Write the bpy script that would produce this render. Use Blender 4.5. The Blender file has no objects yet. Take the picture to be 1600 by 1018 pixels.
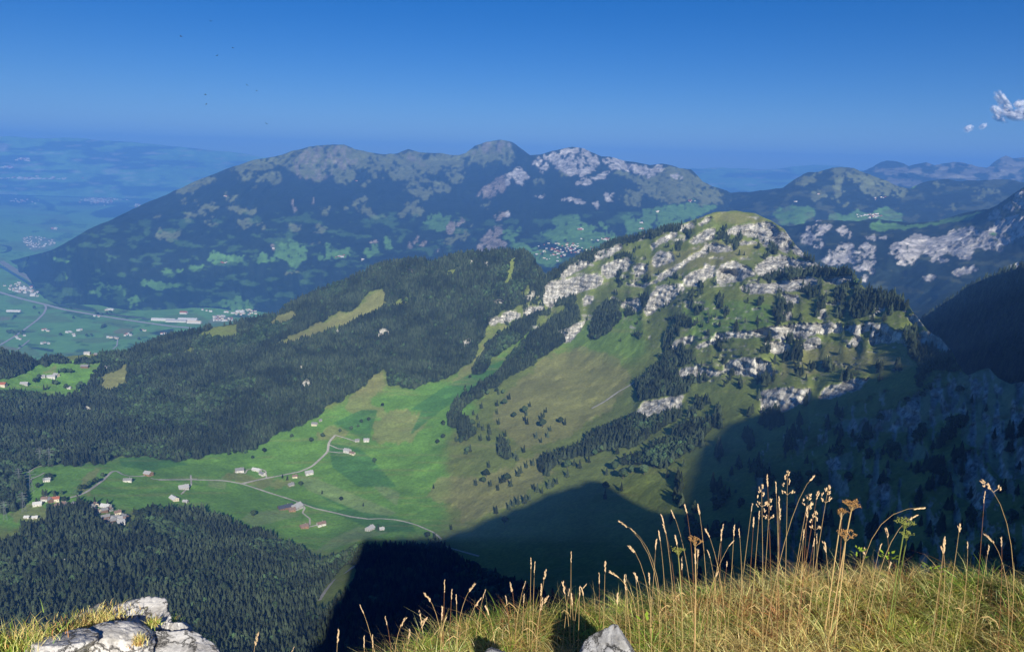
import bpy, math, random
import numpy as np
from mathutils import Matrix, Vector

random.seed(7)
RNG = np.random.default_rng(7)
R = math.radians
scene = bpy.context.scene
COL = scene.collection

# ------------------------------------------------------------------ camera
F_PX, CX, CY = 1208.0, 800.0, 509.0          # focal length and centre in photograph pixels
PITCH, ROLL = 11.87, 1.6
cam_d = bpy.data.cameras.new('camera')
cam_d.sensor_width = 36.0
cam_d.lens = F_PX / 1600.0 * 36.0
cam_d.clip_start = 0.05
cam_d.clip_end = 200000.0
cam = bpy.data.objects.new('camera', cam_d)
COL.objects.link(cam)
CAM_M = Matrix.Rotation(R(90 - PITCH), 4, 'X') @ Matrix.Rotation(R(ROLL), 4, 'Z')
cam.matrix_world = CAM_M
scene.camera = cam
CR = np.array(CAM_M.to_3x3())

# ------------------------------------------------------------------ light
SUN_AZ, SUN_EL = 11.0, 27.0                   # degrees right of straight behind, height
SUN = np.array([math.sin(R(SUN_AZ)) * math.cos(R(SUN_EL)), -math.cos(R(SUN_AZ)) * math.cos(R(SUN_EL)), math.sin(R(SUN_EL))])
sl = bpy.data.lights.new('sun', 'SUN')
sl.energy = 5.0
sl.angle = R(0.53)
sl.color = (1.0, 0.94, 0.82)
so = bpy.data.objects.new('sun', sl)
so.rotation_euler = Vector(SUN).to_track_quat('Z', 'Y').to_euler()
so.location = (0, 0, 3000)
COL.objects.link(so)

world = bpy.data.worlds.new('World')
scene.world = world
world.use_nodes = True
wn = world.node_tree.nodes
wl = world.node_tree.links
bg = wn['Background']
sky = wn.new('ShaderNodeTexSky')
sky.sky_type = 'NISHITA'
sky.sun_disc = False
sky.sun_elevation = R(SUN_EL)
sky.sun_rotation = R(180 - SUN_AZ)
sky.altitude = 2600
sky.air_density = 1.0
sky.dust_density = 2.0
sky.ozone_density = 5.0
hs = wn.new('ShaderNodeHueSaturation'); hs.inputs['Saturation'].default_value = 1.33; hs.inputs['Hue'].default_value = 0.513
wl.new(sky.outputs[0], hs.inputs['Color']); wl.new(hs.outputs[0], bg.inputs[0])
bg.inputs[1].default_value = 0.052
HAZE_DENSITY = 7.6e-5
HAZE_COLOR = (0.145, 0.40, 0.98, 1)

scene.view_settings.view_transform = 'Standard'
scene.view_settings.look = 'None'
scene.view_settings.exposure = 0.58
scene.view_settings.gamma = 1.0
scene.view_settings.use_curve_mapping = False
scene.render.engine = 'CYCLES'
scene.cycles.max_bounces = 5
scene.cycles.diffuse_bounces = 4
scene.cycles.volume_bounces = 1
scene.cycles.transparent_max_bounces = 16
scene.cycles.use_denoising = True

# ------------------------------------------------------------------ helpers
def ray(px, py):
    px = np.asarray(px, float); py = np.asarray(py, float)
    d = np.stack([(px - CX) / F_PX, -(py - CY) / F_PX, -np.ones_like(px + py)], -1)
    d = d / np.linalg.norm(d, axis=-1, keepdims=True)
    return d @ CR.T

def unproj(px, py, D):
    return ray(px, py) * np.asarray(D, float)[..., None]

def proj(P):
    q = np.asarray(P, float) @ CR
    return CX + F_PX * q[..., 0] / -q[..., 2], CY - F_PX * q[..., 1] / -q[..., 2]

def interp(x, pts):
    pts = sorted(pts)
    return np.interp(x, [p[0] for p in pts], [p[1] for p in pts])

def up1(g, n, size):
    """cubic-smooth upsampling of a random lattice"""
    H, W = size
    gy = np.linspace(0, g.shape[0] - 1.001, H); gx = np.linspace(0, g.shape[1] - 1.001, W)
    iy = gy.astype(int); fy = gy - iy; fy = fy * fy * (3 - 2 * fy)
    ix = gx.astype(int); fx = gx - ix; fx = fx * fx * (3 - 2 * fx)
    a = g[iy][:, ix] * (1 - fx) + g[iy][:, ix + 1] * fx
    b = g[iy + 1][:, ix] * (1 - fx) + g[iy + 1][:, ix + 1] * fx
    return a * (1 - fy[:, None]) + b * fy[:, None]

def fbm2(H, W, sx, sy, octv=4, seed=0, rough=0.55):
    """2D fractal noise in about -1..1, first cell sx by sy"""
    rg = np.random.default_rng(seed)
    out = np.zeros((H, W)); amp = 1.0; tot = 0
    for o in range(octv):
        nx = int(W / sx) + 3; ny = int(H / sy) + 3
        g = rg.uniform(-1, 1, (ny + 1, nx + 1))
        full = up1(g, 0, (int(H * 1.0), int(W * 1.0)))
        out += amp * full; tot += amp * 0.6
        amp *= rough; sx = max(sx / 2.03, 1.01); sy = max(sy / 2.03, 1.01)
    return out / tot

def vnoise3(P, seed=0):
    """hashed 3D value noise, -1..1"""
    i = np.floor(P).astype(np.int64); f = P - i; f = f * f * (3 - 2 * f)
    def h(a, b, c):
        n = (a * 73856093) ^ (b * 19349663) ^ (c * 83492791) ^ (seed * 2654435761)
        n = (n ^ (n >> 13)) * 1274126177
        n = n ^ (n >> 16)
        return (n & 0xFFFFF) / 524287.5 - 1.0
    out = 0
    for dx in (0, 1):
        wx = f[..., 0] if dx else 1 - f[..., 0]
        for dy in (0, 1):
            wy = f[..., 1] if dy else 1 - f[..., 1]
            for dz in (0, 1):
                wz = f[..., 2] if dz else 1 - f[..., 2]
                out = out + wx * wy * wz * h(i[..., 0] + dx, i[..., 1] + dy, i[..., 2] + dz)
    return out

def fbm3(P, scale, octv=4, seed=0, rough=0.5, ridged=False):
    s = np.asarray(scale, float) * np.ones(3)
    out = 0; a = 1.0; tot = 0
    for o in range(octv):
        n = vnoise3(P / s + 17.3 * o, seed + o)
        if ridged: n = 1 - 2 * np.abs(n)
        out = out + a * n; tot += a
        a *= rough; s = s / 2.03
    return out / tot

def blur(a, s):
    if s < 0.5: return a
    r = int(3 * s) + 1
    k = np.exp(-0.5 * (np.arange(-r, r + 1) / s) ** 2); k /= k.sum()
    n0 = a.shape[0] + 2 * r; n1 = a.shape[1] + 2 * r
    p = np.pad(a, r, mode='edge')
    fy = np.fft.rfft(p, axis=0); ky = np.fft.rfft(np.roll(np.pad(k, (0, n0 - len(k))), -r))
    p = np.fft.irfft(fy * ky[:, None], n0, axis=0)
    fx = np.fft.rfft(p, axis=1); kx = np.fft.rfft(np.roll(np.pad(k, (0, n1 - len(k))), -r))
    p = np.fft.irfft(fx * kx[None], n1, axis=1)
    return p[r:-r, r:-r]

def vblur(a, s):
    r = int(3 * s) + 1
    k = np.exp(-0.5 * (np.arange(-r, r + 1) / s) ** 2); k /= k.sum()
    n0 = a.shape[0] + 2 * r
    p = np.pad(a, ((r, r), (0, 0)), mode='edge')
    kf = np.fft.rfft(np.roll(np.pad(k, (0, n0 - len(k))), -r))
    return np.fft.irfft(np.fft.rfft(p, axis=0) * kf[:, None], n0, axis=0)[r:-r]

def zc(ox, oy, s, pts):
    return [(ox + x / s, oy + y / s) for x, y in pts]

def sstep(a, b, x):
    t = np.clip((x - a) / (b - a), 0, 1)
    return t * t * (3 - 2 * t)

class Raster:
    """land cover traced in photograph pixels, looked up per vertex of a landform"""
    def __init__(s, x0, x1, y0, y1, seed):
        s.x0, s.y0 = x0, y0; s.W = x1 - x0; s.H = y1 - y0
        s.n1 = fbm2(s.H, s.W, 26, 18, 4, seed)
        s.n2 = fbm2(s.H, s.W, 9, 8, 3, seed + 50)
        s.wx = fbm2(s.H, s.W, 13, 13, 4, seed + 90, .65); s.wy = fbm2(s.H, s.W, 13, 13, 4, seed + 91, .65)
        s.n3 = fbm2(s.H, s.W, 4, 4, 2, seed + 92)
    def poly(s, pts):
        m = np.zeros((s.H, s.W), bool)
        xs = [p[0] for p in pts]; ys = [p[1] for p in pts]
        ax = max(int(min(xs)) - s.x0 - 1, 0); bx = min(int(max(xs)) - s.x0 + 2, s.W)
        ay = max(int(min(ys)) - s.y0 - 1, 0); by = min(int(max(ys)) - s.y0 + 2, s.H)
        if bx <= ax or by <= ay: return m.astype(float)
        X, Y = np.meshgrid(np.arange(ax, bx) + s.x0 + .5, np.arange(ay, by) + s.y0 + .5)
        ins = np.zeros(X.shape, bool)
        n = len(pts)
        for i in range(n):
            (xa, ya), (xb, yb) = pts[i], pts[(i + 1) % n]
            if ya == yb: continue
            c = ((ya > Y) != (yb > Y)) & (X < (xb - xa) * (Y - ya) / (yb - ya) + xa)
            ins ^= c
        m[ay:by, ax:bx] = ins
        return m.astype(float)
    def mask(s, polys, soft=3.0, noise=0.35, edge=0.12, n=None, warp=0.0, speck=0.0):
        m = np.zeros((s.H, s.W))
        for p in polys: m = np.maximum(m, s.poly(p))
        m = blur(m, soft)
        if warp:
            X, Y = np.meshgrid(np.arange(s.W) + s.x0 + .5, np.arange(s.H) + s.y0 + .5)
            m = s.sample(m, X + warp * s.wx, Y + warp * s.wy)
        n = s.n2 * 0.5 + s.n1 * 0.5 if n is None else n
        w = sstep(.0, .22, m)
        return sstep(0.5 - edge, 0.5 + edge, m + (noise * n + speck * s.n3) * w)
    def sample(s, arr, px, py):
        x = np.clip(px - s.x0 - .5, 0, s.W - 1.001); y = np.clip(py - s.y0 - .5, 0, s.H - 1.001)
        ix = x.astype(int); iy = y.astype(int); fx = x - ix; fy = y - iy
        if arr.ndim == 3: fx = fx[..., None]; fy = fy[..., None]
        return (arr[iy, ix] * (1 - fx) * (1 - fy) + arr[iy, ix + 1] * fx * (1 - fy)
                + arr[iy + 1, ix] * (1 - fx) * fy + arr[iy + 1, ix + 1] * fx * fy)

def tps(ctrl, smooth=0.0):
    """thin-plate spline of log distance over (px, py)"""
    c = np.array(ctrl, float); X = c[:, :2] / 400.0; v = np.log(c[:, 2])
    d = np.linalg.norm(X[:, None] - X[None], axis=-1)
    K = np.where(d > 0, d * d * np.log(d + 1e-12), 0) + smooth * np.eye(len(X))
    P = np.c_[np.ones(len(X)), X]
    A = np.block([[K, P], [P.T, np.zeros((3, 3))]])
    w = np.linalg.solve(A, np.r_[v, 0, 0, 0])
    def f(px, py):
        x = np.asarray(px, float) / 400.0; y = np.asarray(py, float) / 400.0
        out = w[-3] + w[-2] * x + w[-1] * y
        for i in range(len(X)):
            dd = (x - X[i, 0]) ** 2 + (y - X[i, 1]) ** 2
            out = out + w[i] * 0.5 * dd * np.log(dd + 1e-12)
        return np.exp(out)
    return f

def mesh_np(name, V, Fq, mat=None, attrs=None, smooth=True):
    me = bpy.data.meshes.new(name)
    V = np.asarray(V, np.float32).reshape(-1, 3); Fq = np.asarray(Fq, np.int32)
    k = Fq.shape[1]
    me.vertices.add(len(V)); me.vertices.foreach_set('co', V.ravel())
    me.loops.add(Fq.size); me.loops.foreach_set('vertex_index', Fq.ravel())
    me.polygons.add(len(Fq)); me.polygons.foreach_set('loop_start', np.arange(0, Fq.size, k, dtype=np.int32))
    me.polygons.foreach_set('loop_total', np.full(len(Fq), k, np.int32))
    me.polygons.foreach_set('use_smooth', np.full(len(Fq), smooth, bool))
    me.update(calc_edges=True)
    for an, av in (attrs or {}).items():
        av = np.asarray(av, np.float32)
        if av.ndim > 1:
            at = me.attributes.new(an, 'FLOAT_COLOR', 'POINT')
            if av.shape[1] == 3: av = np.c_[av, np.ones(len(av), np.float32)]
            at.data.foreach_set('color', av.ravel())
        else:
            at = me.attributes.new(an, 'FLOAT', 'POINT'); at.data.foreach_set('value', av)
    if mat: me.materials.append(mat)
    return me

def grid_faces(nr, nc):
    i = np.arange(nr - 1)[:, None] * nc + np.arange(nc - 1)[None]
    return np.stack([i, i + 1, i + nc + 1, i + nc], -1).reshape(-1, 4)

def link(name, me, kind=None, parent=None, loc=None, rot=None, scale=None, label=None, cat=None, group=None):
    o = bpy.data.objects.new(name, me)
    COL.objects.link(o)
    if parent: o.parent = parent
    if loc is not None: o.location = loc
    if rot is not None: o.rotation_euler = rot
    if scale is not None: o.scale = (scale,) * 3 if np.isscalar(scale) else scale
    if kind: o['kind'] = kind
    if label: o['label'] = label
    if cat: o['category'] = cat
    if group: o['group'] = group
    return o

# ------------------------------------------------------------------ materials
def new_mat(name):
    m = bpy.data.materials.new(name); m.use_nodes = True
    b = m.node_tree.nodes['Principled BSDF']
    b.inputs['Roughness'].default_value = 0.9
    b.inputs['Specular IOR Level'].default_value = 0.15
    return m, m.node_tree.nodes, m.node_tree.links, b

def noise_node(N, L, scale, detail=4, vec=None, rough=0.6, dist=0.0):
    n = N.new('ShaderNodeTexNoise'); n.inputs['Scale'].default_value = scale
    n.inputs['Detail'].default_value = detail; n.inputs['Roughness'].default_value = rough
    n.inputs['Distortion'].default_value = dist
    if vec is not None: L.new(vec, n.inputs['Vector'])
    return n

def mathn(N, L, op, a, b=None, c=None):
    n = N.new('ShaderNodeMath'); n.operation = op
    for i, v in enumerate((a, b, c)):
        if v is None: continue
        if isinstance(v, (int, float)): n.inputs[i].default_value = v
        else: L.new(v, n.inputs[i])
    return n.outputs[0]

def mapr(N, L, v, a, b, c, d):
    n = N.new('ShaderNodeMapRange'); L.new(v, n.inputs[0])
    for i, x in enumerate((a, b, c, d)): n.inputs[i + 1].default_value = x
    return n.outputs[0]

def scale_vec(N, L, vec, s):
    n = N.new('ShaderNodeMapping'); n.inputs['Scale'].default_value = s
    L.new(vec, n.inputs['Vector']); return n.outputs[0]

def land_mat(name, grain=(0.25, 0.03), bump=(1.0, 6.0), rock=True, rock_scale=0.12, var=(0.7, 1.3), stain=(.34, 1.25)):
    m, N, L, b = new_mat(name)
    at = N.new('ShaderNodeAttribute'); at.attribute_name = 'cover'
    geo = N.new('ShaderNodeNewGeometry')
    n1 = noise_node(N, L, grain[0], 5, geo.outputs['Position'])
    n2 = noise_node(N, L, grain[1], 5, geo.outputs['Position'], 0.65)
    f = mathn(N, L, 'MULTIPLY', mapr(N, L, n1.outputs[0], .3, .7, var[0], var[1]), mapr(N, L, n2.outputs[0], .3, .7, var[0] + .1, var[1] - .1))
    sc = N.new('ShaderNodeVectorMath'); sc.operation = 'SCALE'
    L.new(at.outputs['Color'], sc.inputs[0]); 
    h = n1.outputs[0]
    if rock:
        rk = N.new('ShaderNodeAttribute'); rk.attribute_name = 'rock'
        v = scale_vec(N, L, geo.outputs['Position'], (1, 1, 0.22))
        s1 = noise_node(N, L, rock_scale, 7, v, 0.7, 0.6)            # vertical runs of stain and crack
        v2 = scale_vec(N, L, geo.outputs['Position'], (.25, .25, 1.6))
        s2 = noise_node(N, L, rock_scale * 1.3, 5, v2, 0.6)          # bedding
        st = mathn(N, L, 'MULTIPLY', mapr(N, L, s1.outputs[0], .42, .58, *stain), mapr(N, L, s2.outputs[0], .35, .6, 0.7, 1.15))
        mx = N.new('ShaderNodeMix'); mx.data_type = 'FLOAT'
        L.new(rk.outputs['Fac'], mx.inputs[0]); L.new(f, mx.inputs[2]); L.new(st, mx.inputs[3])
        f = mx.outputs[0]
        hm = N.new('ShaderNodeMix'); hm.data_type = 'FLOAT'
        L.new(rk.outputs['Fac'], hm.inputs[0]); L.new(n1.outputs[0], hm.inputs[2]); L.new(st, hm.inputs[3]); h = hm.outputs[0]
    L.new(f, sc.inputs['Scale']); L.new(sc.outputs[0], b.inputs['Base Color'])
    bp = N.new('ShaderNodeBump'); bp.inputs['Strength'].default_value = bump[0]; bp.inputs['Distance'].default_value = bump[1]
    L.new(h, bp.inputs['Height']); L.new(bp.outputs[0], b.inputs['Normal'])
    return m

def plain_mat(name, col, rough=0.9, var=None, scale=1.0, spec=0.15, metal=0):
    m, N, L, b = new_mat(name)
    b.inputs['Roughness'].default_value = rough; b.inputs['Specular IOR Level'].default_value = spec
    b.inputs['Metallic'].default_value = metal
    tc = N.new('ShaderNodeTexCoord')
    n = noise_node(N, L, scale, 4, tc.outputs['Object'])
    v = var or 0.15
    sc = N.new('ShaderNodeVectorMath'); sc.operation = 'SCALE'; sc.inputs[0].default_value = col[:3]
    L.new(mapr(N, L, n.outputs[0], .3, .7, 1 - v, 1 + v), sc.inputs['Scale']); L.new(sc.outputs[0], b.inputs['Base Color'])
    return m

LUSH = np.array([.130, .265, .045]); OLIVE = np.array([.160, .200, .048]); DRY = np.array([.25, .235, .09])
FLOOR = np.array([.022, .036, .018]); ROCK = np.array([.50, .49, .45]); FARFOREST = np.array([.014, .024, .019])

# ------------------------------------------------------------------ landform sheets
class Sheet:
    pass

def make_sheet(name, mat, xr, step, bottom, crest, depth, rows, ras, cover, rock=None, relief=None, back=(300, 5, 0.6), step_rock=0.0, crest_jit=0.0, seed=1, rowpow=1.0):
    px = np.arange(xr[0], xr[1] + .1, step)
    cr = interp(px, crest) if not callable(crest) else crest(px)
    if crest_jit:
        rg = np.random.default_rng(seed)
        j = fbm2(2, len(px), 30 / step, 2, 5, seed + 5, 0.6)[0]
        cr = cr - crest_jit * j
    bt = interp(px, bottom)
    v = np.linspace(0, 1, rows)[:, None] ** rowpow
    PX = np.broadcast_to(px, (rows, len(px))).copy()
    PY = bt + (cr - bt) * v
    D = depth(PX, PY)
    if step_rock and rock is not None:
        # cliffs: distance grows little over rock faces and more over the ledges between them
        Rf = blur(rock, 2.0)
        cum = -np.cumsum(Rf[::-1], axis=0)[::-1]
        hp = blur(cum - vblur(cum, 30), 2.5)
        D = D * np.exp(step_rock * ras.sample(hp, PX, PY))
    if relief is not None:
        D = relief(PX, PY, D)
    P = unproj(PX, PY, D)
    C = ras.sample(cover, PX, PY)
    rk = ras.sample(rock, PX, PY) if rock is not None else np.zeros(PX.shape)
    # the far side of the crest, falling away from the camera
    nb = back[1]
    rows_b = []
    top = P[-1]; hd = top.copy(); hd[:, 2] = 0
    hd /= np.linalg.norm(hd, axis=1, keepdims=True)
    for k in range(1, nb + 1):
        q = top + hd * back[0] * (k / nb) ** 1.5 * 1.0
        q[:, 2] -= back[0] * back[2] * (k / nb) ** 2
        rows_b.append(q)
    V = np.concatenate([P.reshape(-1, 3)] + rows_b)
    Ca = np.concatenate([C.reshape(-1, 3)] + [C[-1]] * nb)
    Ra = np.concatenate([rk.ravel()] + [rk[-1]] * nb)
    me = mesh_np(name, V, grid_faces(rows + nb, len(px)), mat, {'cover': Ca, 'rock': Ra})
    o = link(name, me, kind='structure')
    s = Sheet(); s.o = o; s.P = P; s.px = px; s.cr = cr; s.bt = bt; s.rows = rows; s.pow = rowpow; s.step = step; s.PX = PX; s.PY = PY; s.ras = ras
    return s

def surf(s, px, py):
    """point of a landform seen at photograph pixel px, py"""
    px = np.atleast_1d(np.asarray(px, float)); py = np.atleast_1d(np.asarray(py, float))
    cx = np.clip((px - s.px[0]) / s.step, 0, len(s.px) - 1.001); ci = cx.astype(int); cf = cx - ci
    cr = s.cr[ci] * (1 - cf) + s.cr[ci + 1] * cf; bt = s.bt[ci] * (1 - cf) + s.bt[ci + 1] * cf
    v = np.clip((py - bt) / (cr - bt), 0, 1) ** (1 / s.pow)
    rx = np.clip(v * (s.rows - 1), 0, s.rows - 1.001); ri = rx.astype(int); rf = rx - ri
    cf = cf[:, None]; rf = rf[:, None]
    P = s.P
    return (P[ri, ci] * (1 - rf) * (1 - cf) + P[ri, ci + 1] * (1 - rf) * cf + P[ri + 1, ci] * rf * (1 - cf) + P[ri + 1, ci + 1] * rf * cf)

def paint(cover, m, col):
    cover += (np.asarray(col) - cover) * m[..., None]

# ================================================================== S1: the near massif
X0, X1, Y0, Y1 = -260, 1860, 300, 1180
ras1 = Raster(X0, X1, Y0, Y1, 11)
HH, WW = ras1.H, ras1.W
z7 = lambda p: zc(750, 320, 3.915, p)
z8 = lambda p: zc(1100, 320, 3.915, p)
rock_polys = [z7(p) for p in [
 [(390,500),(420,470),(560,450),(700,420),(760,450),(740,490),(640,520),(560,550),(480,590),(430,640),(390,600)],
 [(480,430),(560,370),(600,340),(660,345),(650,375),(560,430),(500,460)],
 [(685,320),(720,290),(870,235),(870,270),(790,310),(700,340)],
 [(745,380),(790,340),(900,320),(930,350),(900,400),(830,430),(780,460),(745,420)],
 [(935,370),(990,350),(1030,370),(1010,420),(960,430),(930,410)],
 [(1060,320),(1100,280),(1180,290),(1190,340),(1130,370),(1070,380),(1050,350)],
 [(1040,250),(1100,210),(1200,160),(1200,190),(1110,240),(1050,280)],
 [(1220,165),(1230,130),(1300,105),(1315,130),(1260,160)],
 [(1335,110),(1390,80),(1425,75),(1390,105),(1350,125)],
 [(1280,220),(1340,180),(1390,140),(1440,150),(1430,200),(1360,230),(1290,240)],
 [(1085,440),(1160,390),(1230,350),(1310,300),(1400,245),(1440,240),(1430,265),(1330,320),(1240,370),(1170,420),(1100,465)],
 [(890,475),(1000,490),(1090,450),(1080,475),(1000,500),(900,492)],
 [(800,570),(830,560),(870,600),(900,570),(980,570),(985,640),(960,660),(910,640),(860,620)],
 [(1060,530),(1130,480),(1240,480),(1250,520),(1200,560),(1120,620),(1020,680),(1000,640)],
 [(1240,450),(1300,410),(1440,370),(1440,400),(1330,500),(1260,500)],
 [(625,580),(660,550),(700,570),(690,590),(640,620)],
 [(265,650),(310,620),(390,620),(380,640),(290,690),(262,690)],
 [(50,700),(110,680),(180,650),(240,660),(240,685),(160,730),(110,720),(60,740)],
 [(260,560),(330,530),(340,560),(300,590)], [(80,600),(130,580),(170,590),(130,620),(90,625)],
 [(430,790),(500,770),(600,720),(650,700),(620,770),(560,830),(520,840),(500,800)],
 [(1170,870),(1200,820),(1310,800),(1300,840),(1220,870),(1200,910)],
 [(1320,870),(1400,830),(1566,780),(1566,800),(1420,850),(1330,885)]]]
rock_polys += [z8(p) for p in [
 [(110,180),(180,130),(280,130),(330,110),(420,110),(460,160),(520,170),(530,240),(510,300),(460,270),(420,250),(370,260),(340,210),(280,190),(180,185)],
 [(540,250),(600,250),(620,300),(630,330),(560,310),(530,270)],
 [(340,360),(400,320),(470,310),(560,330),(640,350),(720,370),(730,385),(650,400),(560,400),(480,440),(380,430),(320,430),(300,400)],
 [(70,480),(80,400),(110,360),(180,345),(230,360),(290,400),(310,430),(230,460),(180,465),(90,490)],
 [(0,170),(50,160),(60,190),(0,225)], [(0,240),(60,235),(150,250),(170,280),(90,290),(0,285)],
 [(170,240),(240,225),(320,225),(320,238),(190,250)], [(0,360),(70,370),(60,440),(0,450)],
 [(230,500),(290,480),(400,480),(500,460),(620,440),(690,450),(700,490),(620,500),(560,520),(500,525),(400,540),(290,540),(240,530)],
 [(720,450),(900,430),(920,450),(915,485),(820,490),(740,470)],
 [(480,540),(580,560),(580,600),(530,610),(480,590)], [(480,650),(530,645),(535,700),(490,705)],
 [(700,640),(745,640),(745,690),(720,705),(700,690)],
 [(70,790),(250,770),(330,760),(440,740),(560,725),(700,725),(840,725),(840,775),(700,790),(600,820),(450,820),(400,800),(280,800),(80,820)],
 [(375,840),(480,825),(525,860),(520,900),(430,910),(380,870)], [(580,880),(640,820),(710,810),(715,870),(660,890)],
 [(860,740),(1040,720),(1050,760),(940,790),(880,770)],
 [(1010,860),(1020,790),(1060,720),(1120,730),(1150,770),(1220,770),(1210,820),(1130,850),(1060,850)],
 [(870,860),(930,780),(960,800),(940,860),(880,870)], [(1240,680),(1290,660),(1330,700),(1320,740),(1260,710)],
 [(1290,830),(1340,770),(1400,780),(1470,820),(1500,880),(1510,910),(1450,890),(1380,870),(1300,860)],
 [(1035,640),(1100,600),(1100,650),(1035,680)]]]
rock_polys += [
 [(1128,582),(1133,568),(1158,558),(1180,559),(1204,566),(1207,588),(1178,589),(1150,583)],
 [(1060,585),(1065,575),(1090,572),(1098,575),(1128,578),(1126,586),(1090,590),(1072,595)],
 [(993,655),(996,640),(1005,628),(1030,624),(1068,617),(1066,635),(1040,645),(1022,645),(1005,657)],
 [(1188,612),(1215,605),(1268,608),(1262,627),(1230,640),(1188,645)],
 [(1275,625),(1290,605),(1330,593),(1358,590),(1345,607),(1300,622)],
 [(1297,669),(1312,657),(1369,652),(1375,642),(1412,635),(1431,614),(1480,604),(1503,579),(1515,600),(1506,640),(1475,654),(1437,678),(1397,674),(1319,673)],
 [(1506,640),(1510,585),(1540,572),(1562,588),(1600,596),(1700,610),(1700,760),(1560,745),(1530,700),(1500,690)],
 [(1412,694),(1440,688),(1452,715),(1420,722),(1400,712)], [(1372,757),(1388,752),(1396,770),(1402,780),(1385,800),(1370,830),(1363,815),(1378,790)],
 [(1240,690),(1262,682),(1255,705),(1245,712)], [(1480,720),(1520,700),(1560,760),(1540,800),(1490,770)],
 [(1290,720),(1330,705),(1335,730),(1300,735)]]
rock_n = fbm2(HH, WW, 7, 9, 3, 333) * .5 + ras1.n1 * .35
rock1 = ras1.mask(rock_polys, 1.0, 0.45, 0.10, rock_n + .30, 2, .25)
# small ledges and outcrops scattered over the upper ridge
ridge_zone = ras1.mask([[(770,510),(860,425),(960,380),(1090,340),(1160,330),(1210,345),(1290,415),(1440,490),(1495,560),(1380,580),(1240,600),(1100,600),(1040,560),(960,500),(880,520),(800,520)]], 10, .2, .2)
bands = fbm2(HH, WW, 40, 5, 4, 71)
rock1 = np.maximum(rock1, ridge_zone * sstep(.58, .66, bands * .8 + ras1.n2 * .35) * .8)
shade_zone = ras1.mask([[(1180,700),(1300,640),(1430,600),(1500,570),(1860,600),(1860,1100),(1200,1100)]], 14, .2, .2)
vb = fbm2(HH, WW, 9, 44, 4, 72)
rock1 = np.maximum(rock1, shade_zone * sstep(.38, .52, vb + ras1.n1 * .3 + .25 * ras1.n3) * .6)  # pale rock weakened, putting some of this flank's shade into its colour
rock1 = rock1 * (1 - shade_zone * sstep(-.25, .15, -vb - .3 * ras1.n2) * .75)
wood_spots = [(527,519,7),(600,520,12),(640,425,7),(470,575,5),(478,600,9),(445,605,5),(135,641,9),(155,640,6),(225,640,3),(590,527,6),(730,535,11),(718,492,4),(635,573,4),(100,640,4),(50,690,4),(90,700,5),(675,430,3),(760,412,5),(735,410,5)]
for x, y, s in wood_spots:
    g = np.exp(-(((np.arange(WW) + X0 - x) / (s * .8)) ** 2)[None] - (((np.arange(HH) + Y0 - y) / (s * .75)) ** 2)[:, None])
    rock1 = np.maximum(rock1, sstep(.45, .6, g + .5 * rock_n * (g > .05)))

forest_polys = [
 [(-260,560),(-60,545),(0,545),(60,556),(100,552),(150,548),(200,545),(240,530),(300,512),(380,497),(430,487),(460,462),(540,430),(600,400),(640,395),(680,400),(720,385),(790,385),(820,385),(840,405),(860,430),(800,470),(770,500),(755,520),(740,560),(700,590),(660,600),(640,612),(610,600),(600,575),(570,600),(540,620),(480,660),(420,685),(390,705),(330,708),(280,722),(240,715),(190,713),(150,725),(60,727),(30,740),(40,770),(35,790),(10,800),(-260,800)],
 [(-260,850),(0,850),(30,840),(35,815),(70,822),(75,800),(85,785),(120,785),(150,792),(150,815),(200,840),(208,808),(240,797),(300,800),(340,810),(380,827),(420,838),(435,850),(470,866),(488,882),(530,872),(560,857),(640,856),(690,860),(720,880),(770,905),(840,930),(900,960),(900,1180),(-260,1180)],
 [(735,585),(745,560),(770,530),(800,510),(830,480),(842,500),(800,540),(770,560),(755,585)],
 [(702,640),(715,625),(750,605),(780,580),(830,520),(860,500),(900,475),(905,500),(880,535),(830,570),(790,592),(760,612),(730,632),(712,645)],
 [(918,530),(925,500),(945,470),(965,470),(970,500),(950,520),(930,532)],
 [(990,600),(1030,570),(1045,545),(1065,540),(1075,570),(1055,575),(1060,598),(1078,600),(1072,618),(1000,625)],
 [(905,700),(930,675),(965,665),(985,655),(1010,660),(1060,640),(1066,648),(1010,685),(985,700),(960,700),(925,712),(870,720),(860,735),(845,740),(840,720),(880,705)],
 [(960,730),(1010,710),(1050,680),(1085,655),(1110,660),(1100,690),(1060,715),(1045,730),(1020,728),(980,728)],
 [(1322,490),(1335,455),(1370,452),(1400,465),(1418,485),(1395,490),(1380,480),(1365,492),(1340,497)],
 [(830,455),(880,408),(960,372),(1060,350),(1075,356),(960,388),(880,428),(850,455)],
 [(780,475),(850,430),(870,425),(850,460),(800,485)],
 [(1270,495),(1282,460),(1290,468),(1285,495)], [(1210,500),(1218,460),(1224,475),(1220,505)],
 [(1190,435),(1230,425),(1330,422),(1325,432),(1230,434),(1195,440)],
 [(1236,372),(1250,368),(1252,380),(1240,384)],
 [(700,650),(712,642),(730,655),(742,680),(722,690),(715,668),(700,665)],
 [(775,700),(785,690),(800,700),(795,718),(780,715)],
 [(1410,520),(1430,510),(1445,540),(1480,565),(1500,580),(1440,575),(1415,545)]]
forest1 = ras1.mask(forest_polys, 2.0, 0.30, 0.10, None, 4)
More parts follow.
